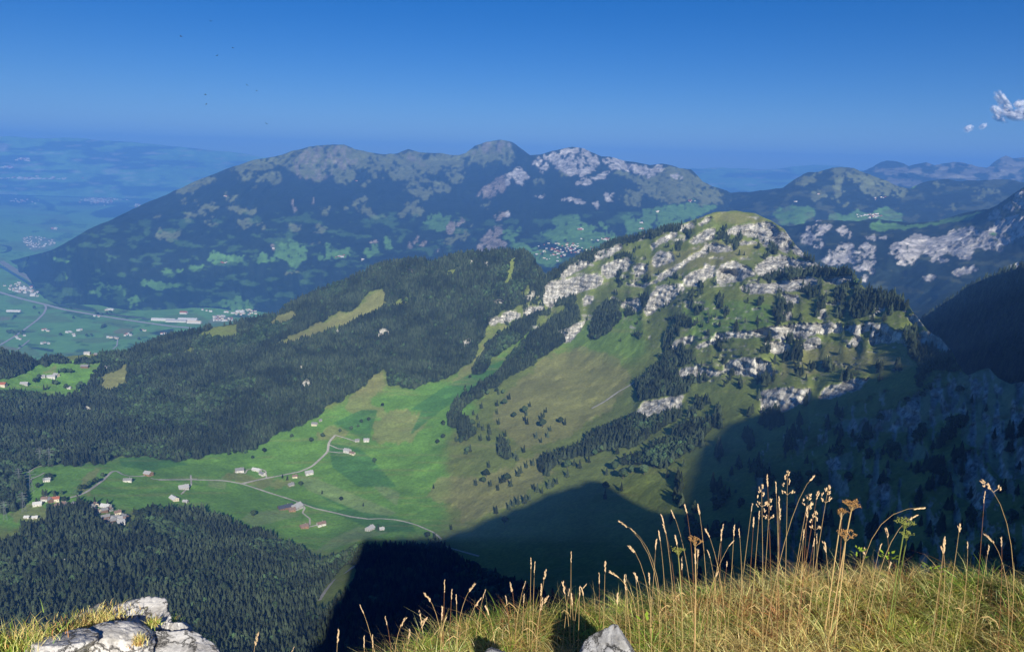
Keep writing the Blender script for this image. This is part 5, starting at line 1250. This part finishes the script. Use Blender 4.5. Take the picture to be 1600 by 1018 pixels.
blades('long_straw_grass', X, Y, RNG.uniform(.06, .13, len(X)), RNG.uniform(.0010, .0020, len(X)), RNG.uniform(.4, 2.2, len(X)), tints(X, Y, .8, 37), 'longer straw-coloured blades standing over the dense grass', 'grass', 5)
X, Y, A = scatter(9000, (-120, 130), (1.9, 3.0), 3)
blades('left_grass', X, Y, RNG.uniform(.03, .10, len(X)), RNG.uniform(.0012, .003, len(X)), RNG.uniform(.2, 1.0, len(X)), tints(X, Y, .30, 41), 'green and rusty grass left of the pale outcrop', 'grass')
# tufts on the outcrop
def tuft(px, py, D, n, h, rad, straw, label):
    c = unproj(px, py, D); X = c[0] + RNG.normal(0, rad, n); Y = c[1] + RNG.normal(0, rad, n)
    hh_ = RNG.uniform(.4, 1, n) * h; Zg = ground_z(X, Y)
    col = tints(X, Y, straw, 51)
    a = RNG.random(n) * 6.28; ns = 4; V = np.zeros((n, ns, 2, 3)); ln = RNG.uniform(.3, 1.3, n)
    for k in range(ns):
        t = k / 3; w = .0011 * (1 - t) + .0001
        ox = np.cos(a) * ln * hh_ * t ** 2; oy = np.sin(a) * ln * hh_ * t ** 2; zz = c[2] + hh_ * (t - .3 * ln * t ** 2.5)
        V[:, k, 0] = np.stack([X + ox - w, Y + oy, zz], -1); V[:, k, 1] = np.stack([X + ox + w, Y + oy, zz], -1)
    q = np.array([[2 * k, 2 * k + 1, 2 * k + 3, 2 * k + 2] for k in range(ns - 1)])
    Fq = (np.arange(n)[:, None, None] * ns * 2 + q[None]).reshape(-1, 4)
    link('grass_tuft', mesh_np('grass_tuft', V, Fq, M_grass, {'tint': np.repeat(col, ns * 2, axis=0)}), label=label, cat='grass tuft', kind='stuff')
tuft(150,972,2.96,500,.035,.045,.7,'yellow moss-like tuft behind the top slab of the left outcrop')
tuft(110,992,2.90,500,.04,.05,.35,'green tuft on the back of the left outcrop')
tuft(240,975,2.86,160,.03,.012,.5,'small tuft between the slab and the upright block')
tuft(262,975,2.99,140,.035,.014,.5,'rusty tuft behind the upright block')
tuft(215,1004,2.74,160,.03,.012,.6,'dry tuft in the crack in the middle of the outcrop')
tuft(310,1008,2.9,160,.04,.016,.15,'green tuft at the right foot of the upright block')
tuft(50,1000,2.75,260,.05,.04,.3,'green tuft at the left foot of the outcrop')

# ------------------------------------------------------------------ single grass stalks and dried umbels
def tint_mat(name, col):
    m, N, L, b = new_mat(name)
    tr = N.new('ShaderNodeBsdfTranslucent'); df = N.new('ShaderNodeBsdfDiffuse'); mx = N.new('ShaderNodeMixShader'); mx.inputs[0].default_value = .25
    tr.inputs[0].default_value = (*col, 1); df.inputs[0].default_value = (*col, 1)
    L.new(df.outputs[0], mx.inputs[1]); L.new(tr.outputs[0], mx.inputs[2]); L.new(mx.outputs[0], N['Material Output'].inputs[0]); return m
M_stem = tint_mat('dry_stem', (.68, .48, .22)); M_stemr = tint_mat('reddish_stem', (.36, .18, .09)); M_head = tint_mat('seed_husk', (.86, .64, .38)); M_umb = tint_mat('dried_umbel', (.52, .30, .12)); M_umg = tint_mat('green_umbel', (.33, .36, .10)); M_stg = tint_mat('green_stem', (.25, .30, .08))
def stem_curve(tx, ty, bx, by, D, bend):
    top = unproj(tx, ty, D); bs = unproj(bx, by, D)
    g = bs.copy(); g[2] = float(ground_z(bs[0], bs[1])) - .01
    pts = []
    for k in range(9):
        t = k / 8
        # rises steeply first, leans over towards the tip
        h = t; s_ = t ** (1 + bend)
        p = np.array([g[0] + (top[0] - g[0]) * s_, g[1] + (top[1] - g[1]) * s_, g[2] + (top[2] - g[2]) * (1 - (1 - h) ** (1 + .8 * bend))])
        pts.append(p)
    return pts
def stalk(tx, ty, bx, by, kind, bend=.3, D=2.9, label='', group=None, rs=0):
    rg_ = random.Random(rs); by = float(np.interp(bx, [b[0] for b in brow], [b[1] for b in brow])) + rg_.uniform(2, 38) * (1 if rs % 5 else 2)
    pts = stem_curve(tx, ty, bx, by, D, bend)
    e = link('grass_stalk', None, loc=tuple(pts[0]), label=label, cat='grass stalk', group=group)
    o0 = pts[0]; pts = [p - o0 for p in pts]
    st = MB(); st.tube(pts, [.00068] * 5 + [.0006, .0005, .0004, .0003], 4)
    link('stem', st.mesh('stem', [M_stemr if rs % 4 == 1 else M_stem]), parent=e)
    hd = MB()
    def at(t):
        f = t * 8; i = min(int(f), 7); return pts[i] * (1 - (f - i)) + pts[i + 1] * (f - i), pts[i + 1] - pts[i]
    Lc = sum(np.linalg.norm(pts[i + 1] - pts[i]) for i in range(8))
    span = {'spike': .045, 'cock': .055, 'nod': .05, 'thin': .04}[kind] / Lc
    n = {'spike': 16, 'cock': 22, 'nod': 14, 'thin': 9}[kind]
    for i in range(n):
        t = 1 - span * (i + rg_.uniform(0, .8)) / n
        p, d = at(max(t, 0)); d = d / (np.linalg.norm(d) + 1e-9)
        sd = np.array([rg_.uniform(-1, 1), rg_.uniform(-1, 1), rg_.uniform(-.4, .6)])
        if kind == 'cock':
            cl = (i // 6); off = .005 + .006 * cl * (1 if cl % 2 else .4); ax = d * .8 + sd * .5
            side = np.array([(-1) ** cl, .3, .1]); hd.seed(p + side * off * .6 + sd * .0035, ax, .0085, .0017)
        elif kind == 'nod': hd.seed(p + sd * .003 - np.array([0, 0, .003]), d + sd * .25, .010, .0017)
        elif kind == 'spike': hd.seed(p + sd * .0018, d + sd * .22, .008, .0016)
        else: hd.seed(p + sd * .001, d + sd * .2, .008, .0013)
    if kind == 'cock':
        for s_ in (-1, 1):
            p, d = at(1 - span * 1.5); q = p + np.array([s_ * .014, 0, .012]); hd.tube([p, q], .0005, 3)
            for _ in range(6): hd.seed(q + np.array([rg_.gauss(0, .003), rg_.gauss(0, .003), rg_.gauss(0, .003)]), (s_ * .5, 0, 1), .008, .0017)
    link('seed_head', hd.mesh('seed_head', [M_head]), parent=e)
    if rs % 5 == 0:
        lf = MB(); p, d = at(rg_.uniform(.25, .5)); a = rg_.choice([-1, 1]); w = .0018
        q_ = rg_.uniform(.3, .9); c_ = [p, p + q_ * np.array([a * .015, 0, .03]), p + q_ * np.array([a * .04, .01, .045]), p + q_ * np.array([a * .06, .02, .04 * rg_.uniform(.2, 1)])]
        for k in range(3): lf.add([c_[k] - (0, 0, w), c_[k + 1] - (0, 0, w * .6), c_[k + 1] + np.array((0, 0, w * .6)), c_[k] + np.array((0, 0, w))], [(0, 1, 2, 3)])
        link('leaf', lf.mesh('leaf', [M_stem]), parent=e)
    return e
zr = lambda l: [(1150 + a / 3.416, 720 + b / 3.416, 1150 + c / 3.416, 720 + d / 3.416, k, bd) for a, b, c, d, k, bd in l]
zm = lambda l: [(700 + a / 3.556, 760 + b / 3.556, 700 + c / 3.556, 760 + d / 3.556, k, bd) for a, b, c, d, k, bd in l]
zl = lambda l: [(350 + a / 4.571, 840 + b / 4.571, 350 + c / 4.571, 840 + d / 4.571, k, bd) for a, b, c, d, k, bd in l]
right = zr([(135,125,160,600,'cock',.1),(165,72,225,620,'spike',.1),(212,110,240,620,'spike',.1),(275,55,290,620,'cock',.05),(418,78,180,560,'spike',.8),(440,160,330,600,'nod',.6),(495,130,390,580,'cock',.3),(405,210,300,600,'nod',.5),(88,225,20,560,'thin',.3),(235,250,250,600,'spike',.1),(362,365,340,600,'thin',.2),(15,360,60,560,'thin',.3),(125,265,90,570,'thin',.3),(95,300,70,560,'spike',.2),
 (1010,245,640,590,'nod',1.6),(965,285,700,560,'nod',1.2),(1310,100,1500,640,'cock',.9),(1328,160,1300,600,'thin',.05),(1195,332,1150,570,'nod',.7),(1115,400,1080,540,'nod',.5),(1235,430,1205,540,'thin',.6),(800,352,830,560,'nod',.5),(470,428,525,580,'nod',.4),(775,440,700,570,'thin',.6),(1330,385,1480,600,'nod',.8),(1415,405,1440,600,'thin',.3),(1350,450,1300,600,'thin',.3),(180,200,150,600,'cock',.1),(395,175,300,620,'cock',.6),(380,240,360,600,'nod',.3),(425,270,400,610,'cock',.3),(230,190,235,600,'spike',.1)])
mid = zm([(948,185,1180,640,'nod',1.3),(1005,325,1150,600,'nod',.9),(1015,232,1190,640,'thin',1.2),(1315,100,1390,600,'spike',.5),(1240,132,1370,610,'spike',.5),(1185,155,1290,600,'spike',.4),(1388,98,1460,600,'spike',.3),(1195,210,1290,600,'spike',.4),(1170,245,1225,600,'spike',.3),(1157,290,1130,600,'spike',.2),(1430,235,1570,600,'spike',.5),(1520,235,1515,600,'spike',.1),(1585,300,1400,600,'thin',.6),(1372,370,1400,600,'spike',.2),(1262,270,1330,600,'spike',.4),(1300,390,1310,620,'spike',.1),(1035,475,1110,620,'nod',.6),(895,465,1080,740,'nod',1.0),(873,410,865,660,'nod',.2),(840,480,850,660,'thin',.1),(545,458,480,700,'nod',.7),(462,395,455,700,'thin',.05),(482,415,470,700,'thin',.05),(345,528,380,690,'nod',.8),(150,530,40,740,'nod',1.2),(432,525,370,690,'thin',.8),(675,565,640,720,'thin',.4),(560,600,470,730,'nod',.9),(732,555,728,680,'thin',.2),(770,540,700,700,'thin',1.4),(684,360,684,640,'thin',.05),(22,570,5,740,'thin',.3),(45,600,55,760,'thin',.3),(190,610,90,760,'nod',.9),(210,570,150,760,'thin',.6),(320,605,350,720,'thin',.4),(943,590,930,660,'spike',.2),(980,490,1000,680,'thin',.4),(1590,215,1570,600,'spike',.2),(1500,470,1440,640,'thin',.6)])
left = zl([(970,478,1120,830,'thin',.5),(1150,560,1210,830,'thin',.8),(820,650,790,860,'nod',.5),(500,775,430,880,'thin',1.6),(245,665,190,860,'nod',.8),(1575,300,1560,760,'thin',.1),(1560,490,1540,760,'spike',.2),(1430,390,1570,790,'nod',1.0),(1300,560,1210,830,'nod',1.3),(1450,560,1340,810,'nod',.8),(1060,690,1070,830,'thin',.2),(1000,700,1010,830,'thin',.2)])
sp = {0:'right', 1:'mid'}
labels_r = {3:'tallest pale stalk of the dense clump right of centre, upright with a clustered head', 4:'long slanting stalk leaning right out of the clump right of centre', 6:'tall stalk with clustered head at the right edge of the clump', 14:'long arching stalk curving right above the green umbel', 16:'tall arched stalk near the right picture edge with clustered head on its left tip', 17:'straight reddish stalk crossing the arched one near the right edge', 18:'short stalk with nodding tip right of the green umbel', 1:'upright stalk with a dense pale spike, left side of the clump', 0:'leftmost tall stalk of the clump with an open clustered head'}
labels_m = {0:'arched stalk bowing left over the shadow, topmost left of the middle group', 1:'arched stalk bowing left below the topmost one', 6:'tall upright spike standing right above the middle group', 17:'thick nodding stalk bowing left above the pointed rock', 18:'small hooked stalk left of the bowing one above the rock', 20:'slanting stalk with forked head in front of the shaded wood', 24:'leftmost nodding stalk where the grass begins', 30:'thin single spike standing free before the deep shadow'}
for k, (a, b_, c, d, kd, bd) in enumerate(right):
    stalk(a, b_, c, d, kd, bd, 2.75 + .3 * random.random(), labels_r.get(k, 'dry stalk with seed head in the grass right of centre'), 'grass stalks right of centre', k)
for k, (a, b_, c, d, kd, bd) in enumerate(mid):
    stalk(a, b_, c, d, kd, bd, 2.7 + .25 * random.random(), labels_m.get(k, 'dry stalk with seed head in the middle of the grass edge'), 'grass stalks in the middle', k + 50)
for k, (a, b_, c, d, kd, bd) in enumerate(left):
    stalk(a, b_, c, d, kd, bd, 2.7, 'thin pale stalk rising from the left end of the grassy edge', 'grass stalks at the left end', k + 100)
# small filler stems along the brow
for k in range(26):
    x = random.uniform(620, 1620); y0 = float(np.interp(x, [b[0] for b in brow], [b[1] for b in brow]))
    hh = random.uniform(35, 85) * (1.35 if 1000 < x < 1350 else .8)
    stalk(x + random.uniform(-22, 22), y0 - hh, x, y0 + 15, random.choice(['thin', 'thin', 'spike', 'nod']), random.uniform(.1, .9), 2.75 + .3 * random.random(), 'short dry stalk along the skyline of the foreground grass', 'short stalks along the grass skyline', k + 200)

def umbel(cx_, cy_, bx, by, D, r, col, stem, label, n=9, seed=0, flat=.5):
    rg_ = random.Random(seed); pts = stem_curve(cx_, cy_ + 14, bx, by, D, .2)
    e = link('dried_umbel', None, loc=tuple(pts[0]), label=label, cat='dry flower'); o0 = pts[0]; pts = [p - o0 for p in pts]
    st = MB(); st.tube(pts, .0017, 5); link('stem', st.mesh('stem', [stem]), parent=e)
    top = pts[-1]; hd = MB(); ry = MB()
    for i in range(n):
        a = 6.28 * i / n + rg_.uniform(-.2, .2); q = r * (rg_.uniform(.5, 1.05) if i else .1)
        c = top + np.array([math.cos(a) * q, math.sin(a) * q, .022 + flat * rg_.uniform(-.4, 1) * .02])
        ry.tube([top, (top + c) / 2 + np.array([0, 0, .003]), c], .0006, 3)
        for _ in range(16):
            g = np.array([rg_.gauss(0, 1), rg_.gauss(0, 1), abs(rg_.gauss(0, .7))]) * .0042
            hd.seed(c + g, (g[0], g[1], .006), .0042, .0014)
    link('ray', ry.mesh('ray', [stem]), parent=e); link('seed_cluster', hd.mesh('seed_cluster', [col]), parent=e)
umbel(1330,784,1308,895,2.85,.028,M_umb,M_stem,'upper brown dried umbel with a wide lumpy head right of the tall clump',10,1)
umbel(1314,796,1300,895,2.87,.016,M_umb,M_stem,'small brown side umbel left under the upper brown umbel',6,2)
umbel(1321,832,1318,895,2.8,.024,M_umb,M_stem,'lower brown dried umbel directly below the upper one',9,3)
umbel(1413,812,1398,905,2.85,.024,M_umg,M_stg,'green flat-topped umbel on a green stem',10,4,.15)
umbel(1416,832,1402,905,2.9,.015,M_umg,M_stg,'small green umbel under the flat-topped one',6,5)
umbel(1086,840,1092,940,2.8,.022,M_umb,M_stem,'brown umbel among the stalks left of the tall clump',8,6)
umbel(1060,856,1072,940,2.82,.018,M_umg,M_stg,'greenish umbel left below the brown one',7,7)
# bright leaves in the grass
def herb(px, py, D, label, seed):
    c = unproj(px, py, D); rg_ = random.Random(seed); mb = MB()
    for _ in range(16):
        a = rg_.uniform(0, 6.28); r_ = rg_.uniform(.004, .025); p = np.array([r_ * math.cos(a), r_ * math.sin(a), rg_.uniform(0, .03)]); s_ = rg_.uniform(.005, .010)
        d = np.array([math.cos(a), math.sin(a), .5]); sd = np.array([-math.sin(a), math.cos(a), .1])
        mb.add([p, p + d * s_ - sd * s_ * .55, p + d * s_ * 2, p + d * s_ + sd * s_ * .55], [(0, 1, 2, 3)])
    link('leafy_herb', mb.mesh('leafy_herb', [tint_mat('herb_leaf', (.30, .42, .05))]), loc=tuple(c), label=label, cat='plant')
herb(1340,872,2.95,'bright green leafy herb below the brown umbels',1); herb(1456,895,2.8,'bright green herb in the grass right of the green umbel',2); herb(1012,980,2.3,'yellow-green herb right of the pointed rock',3); herb(1386,878,2.9,'small bright herb at the foot of the green umbel',4)

# ------------------------------------------------------------------ birds and clouds
M_bird = plain_mat('bird_feathers', (.03, .03, .035))
bm_ = MB()
bm_.tube([(0, -.12, 0), (0, -.06, 0), (0, .04, 0), (0, .10, .01), (0, .13, .01)], [.005, .025, .03, .02, .004], 6)
for s_ in (-1, 1):
    bm_.add([(s_ * .02, .05, .01), (s_ * .12, .07, .05), (s_ * .25, .0, .03), (s_ * .13, .0, .045), (s_ * .02, -.03, .01)], [(0, 1, 3, 4), (1, 2, 3)])
bm_.add([(0, -.1, 0), (-.03, -.17, 0), (.03, -.17, 0)], [(0, 1, 2)])
bird_me = bm_.mesh('bird', [M_bird])
bl = [((329,33),'highest bird, alone near the top of the sky'),((283,57),'leftmost bird, second highest in the sky'),((364,75),'bird right of centre of the upper three'),((339,87),'bird below and left of the upper right one'),((386,133),'faint bird at the right middle of the flock'),((401,142),'dark bird at the right middle just below the faint one'),((321,148),'upper of two birds one above the other at left'),((322,163),'lower of two birds one above the other at left'),((416,193),'lowest bird, nearest the horizon')]
for (x, y), lb in bl:
    o = link('bird', bird_me, loc=tuple(unproj(x, y, 130 + 40 * random.random())), rot=(random.uniform(-.3, .3), random.uniform(-.6, .6), random.uniform(0, 6.28)), scale=1.5, label=lb, cat='bird', group='birds in the sky')
m_c = bpy.data.materials.new('cloud_vapour'); m_c.use_nodes = True; N = m_c.node_tree.nodes; L = m_c.node_tree.links; N.clear()
out = N.new('ShaderNodeOutputMaterial'); df = N.new('ShaderNodeBsdfDiffuse'); df.inputs[0].default_value = (.88, .88, .9, 1); tr = N.new('ShaderNodeBsdfTransparent')
nz = noise_node(N, L, .007, 6, N.new('ShaderNodeNewGeometry').outputs['Position'], .65); mx = N.new('ShaderNodeMixShader')
L.new(mapr(N, L, nz.outputs[0], .42, .64, 0.0, 0.26), mx.inputs[0]); L.new(tr.outputs[0], mx.inputs[1]); L.new(df.outputs[0], mx.inputs[2]); L.new(mx.outputs[0], out.inputs[0])
def cloud(puffs, label, dens=1):
    e = link('cloud', None, loc=tuple(unproj(puffs[0][0], puffs[0][1], 26000)), label=label, cat='cloud'); o0 = unproj(puffs[0][0], puffs[0][1], 26000)
    for k, (x, y, rx_, ry_, an) in enumerate(puffs):
        c = unproj(x, y, 26000); u_ = 26000 / F_PX
        v, f = ICO2b; n = fbm3(v * 1.0 + k * 3.7, .9, 4, k + 7, .6)
        V = v * (1 + .45 * n)[:, None] * np.array([rx_ * u_, .7 * (rx_ + ry_) / 2 * u_, ry_ * u_])
        ca, sa = math.cos(R(an)), math.sin(R(an)); V = np.c_[V[:, 0] * ca - V[:, 2] * sa, V[:, 1], V[:, 0] * sa + V[:, 2] * ca]
        VV = [V * q_ for q_ in (1.45, 1.32, 1.2, 1.08, .96, .84, .7, .55)]; FF = [np.array(f) + i_ * len(V) for i_ in range(8)]
        V = np.concatenate(VV); f = np.concatenate(FF)
        link('puff', mesh_np('puff', V, np.array(f), m_c), parent=e, loc=tuple(c - o0))
ICO2b = ico(4)
cloud([(1568,160,13,4.5,-50),(1557,174,8,4,-35),(1562,186,7,3,-25),(1578,178,10,5,-20),(1593,162,5,4,0),(1600,176,6,8,80),(1588,182,12,4,0)], 'small white cumulus cloud at the right edge of the sky')
cloud([(1513,201,5,3.5,10)], 'small round cloudlet left below the cumulus')
cloud([(1536,197,4,2.5,30)], 'faintest cloudlet between the round one and the cumulus')

# ------------------------------------------------------------------ labels that single out the repeats
MARKS = [(70,517,'the plain left of the road'),(110,525,'the road junction trees'),(180,515,'the second farm row'),(70,535,'the lowest farm row'),(190,522,'the plain middle'),(150,493,'the motorway bridge trees'),(320,484,'the mountain foot'),(230,515,'the pale field'),(25,525,'the junction'),(455,790,'the largest farm'),(483,742,'the roadside farmhouse'),(545,706,'the side road farm'),(573,688,'the white upper house'),(493,664,'the lone alpine hut'),(630,670,'the tan hay meadow'),(385,738,'the farm pair'),(230,740,'the curved track'),(72,750,'the house under the round tree'),(170,800,'the village'),(85,785,'the hamlet'),(575,825,'the lower meadow barn'),(490,820,'the lower farm lane'),(677,835,'the farm track end'),(700,775,'the brown pasture patch'),(950,748,'the shadow tip'),(1035,635,'the jagged white cliff'),(960,620,'the pale erosion gully'),(940,690,'the long spruce wood'),(1168,575,'the smooth grey slab'),(1145,430,'the dark cave cliff'),(1150,335,'the rounded summit'),(1265,535,'the blocky crag'),(1385,520,'the split pale tower'),(1370,475,'the right shoulder wood'),(1270,430,'the flat-topped crag'),(850,470,'the long western cliff'),(890,515,'the isolated white cliff'),(945,500,'the dark spruce clump'),(1080,530,'the stepped ledges'),(740,560,'the left tree band'),(800,560,'the middle tree band'),(720,660,'the rocky thicket'),(800,705,'the small round wood'),(1000,480,'the split grey cliff'),(1230,390,'the summit cliff foot'),(870,660,'the middle pasture'),(830,630,'the upper pasture'),(780,750,'the lower pasture'),(1210,740,'the tall grass clump'),(1325,790,'the brown umbels'),(1413,812,'the green umbel'),(1540,760,'the arched stalk'),(960,990,'the pointed rock'),(1086,840,'the left umbel'),(860,890,'the forked stalk'),(700,930,'the left grass end'),(780,890,'the thin twin spikes'),(640,940,'the left end stalks')]
ORD = ['leftmost', 'second from left', 'third from left', 'fourth from left', 'fifth from left', 'sixth from left', 'seventh from left', 'eighth from left', 'ninth from left', 'tenth from left', 'eleventh from left', 'twelfth from left', 'thirteenth from left', 'fourteenth from left', 'fifteenth from left', 'sixteenth from left', 'seventeenth from left', 'eighteenth from left', 'nineteenth from left', 'twentieth from left']
def relabel(objs, short):
    by = {}
    for o in objs:
        top = o.matrix_basis.translation
        x, y = proj(np.array(top)); x = float(x); y = float(y)
        mx_, my_, t_ = min(MARKS, key=lambda m_: (m_[0] - x) ** 2 + (m_[1] - y) ** 2)
        dx, dy = x - mx_, y - my_
        side = ('left of' if dx < 0 else 'right of') if abs(dx) > 1.2 * abs(dy) else ('above' if dy < 0 else 'below')
        by.setdefault((short(o), side, t_), []).append((x, o))
    for (sh, side, t_), l in by.items():
        l.sort(key=lambda q: q[0])
        for i, (x, o) in enumerate(l):
            o['label'] = ('%s %s %s' % (sh, side, t_)) if len(l) == 1 else '%s %s %s, %s' % (sh, side, t_, ORD[i] if i < 20 else 'one of those farther right')
shorts = {'tree clumps on the plain': 'dark field tree clump', 'spruces scattered over the dry pasture': 'dark spruce', 'spruces on the ledges of the ridge': 'small dark mountain spruce', 'broadleaf trees around the meadows': 'round green broadleaf tree', 'spruces among the hamlet houses': 'tall dark spruce',
 'grass stalks right of centre': 'dry seed stalk', 'grass stalks in the middle': 'dry seed stalk', 'grass stalks at the left end': 'thin pale stalk', 'short stalks along the grass skyline': 'short dry stalk'}
special = set(labels_r.values()) | set(labels_m.values())
for sh in sorted(set(shorts.values())):
    relabel([o for o in scene.objects if shorts.get(o.get('group')) == sh and o.get('label') not in special and o.get('category')], lambda o, sh=sh: sh)
relabel([o for o in scene.objects if o.get('group') == 'houses of the small village by the lower wood'], lambda o: o['label'].split(' village house')[0] + ' house with ' + o['label'].split('with ')[1].split(' among')[0])
relabel([o for o in scene.objects if o.get('group') == 'farmhouses scattered on the green plain'], lambda o: 'small plain farm')

# ------------------------------------------------------------------ air
zmin, zmax = 1e9, -1e9
for o in scene.objects:
    if o.type == 'MESH' and o.get('kind') == 'structure':
        co = np.empty(len(o.data.vertices) * 3, np.float32); o.data.vertices.foreach_get('co', co)
        zmin = min(zmin, co[2::3].min()); zmax = max(zmax, co[2::3].max())
print('z range', zmin, zmax)
hb = MB(); zt_ = zmax + 12; zb_ = zmin - 1
hb.box((0, 12600, (zt_ + zb_) / 2), (61000, 37800, zt_ - zb_))
m_h = bpy.data.materials.new('air'); m_h.use_nodes = True; N = m_h.node_tree.nodes; L = m_h.node_tree.links; N.clear()
out = N.new('ShaderNodeOutputMaterial'); pv = N.new('ShaderNodeVolumePrincipled')
pv.inputs['Color'].default_value = HAZE_COLOR; pv.inputs['Density'].default_value = HAZE_DENSITY; pv.inputs['Anisotropy'].default_value = 0.0
L.new(pv.outputs[0], out.inputs['Volume'])
link('haze', hb.mesh('haze', [m_h]), kind='stuff', label='thin blue haze filling the air over the valley and far mountains', cat='haze')
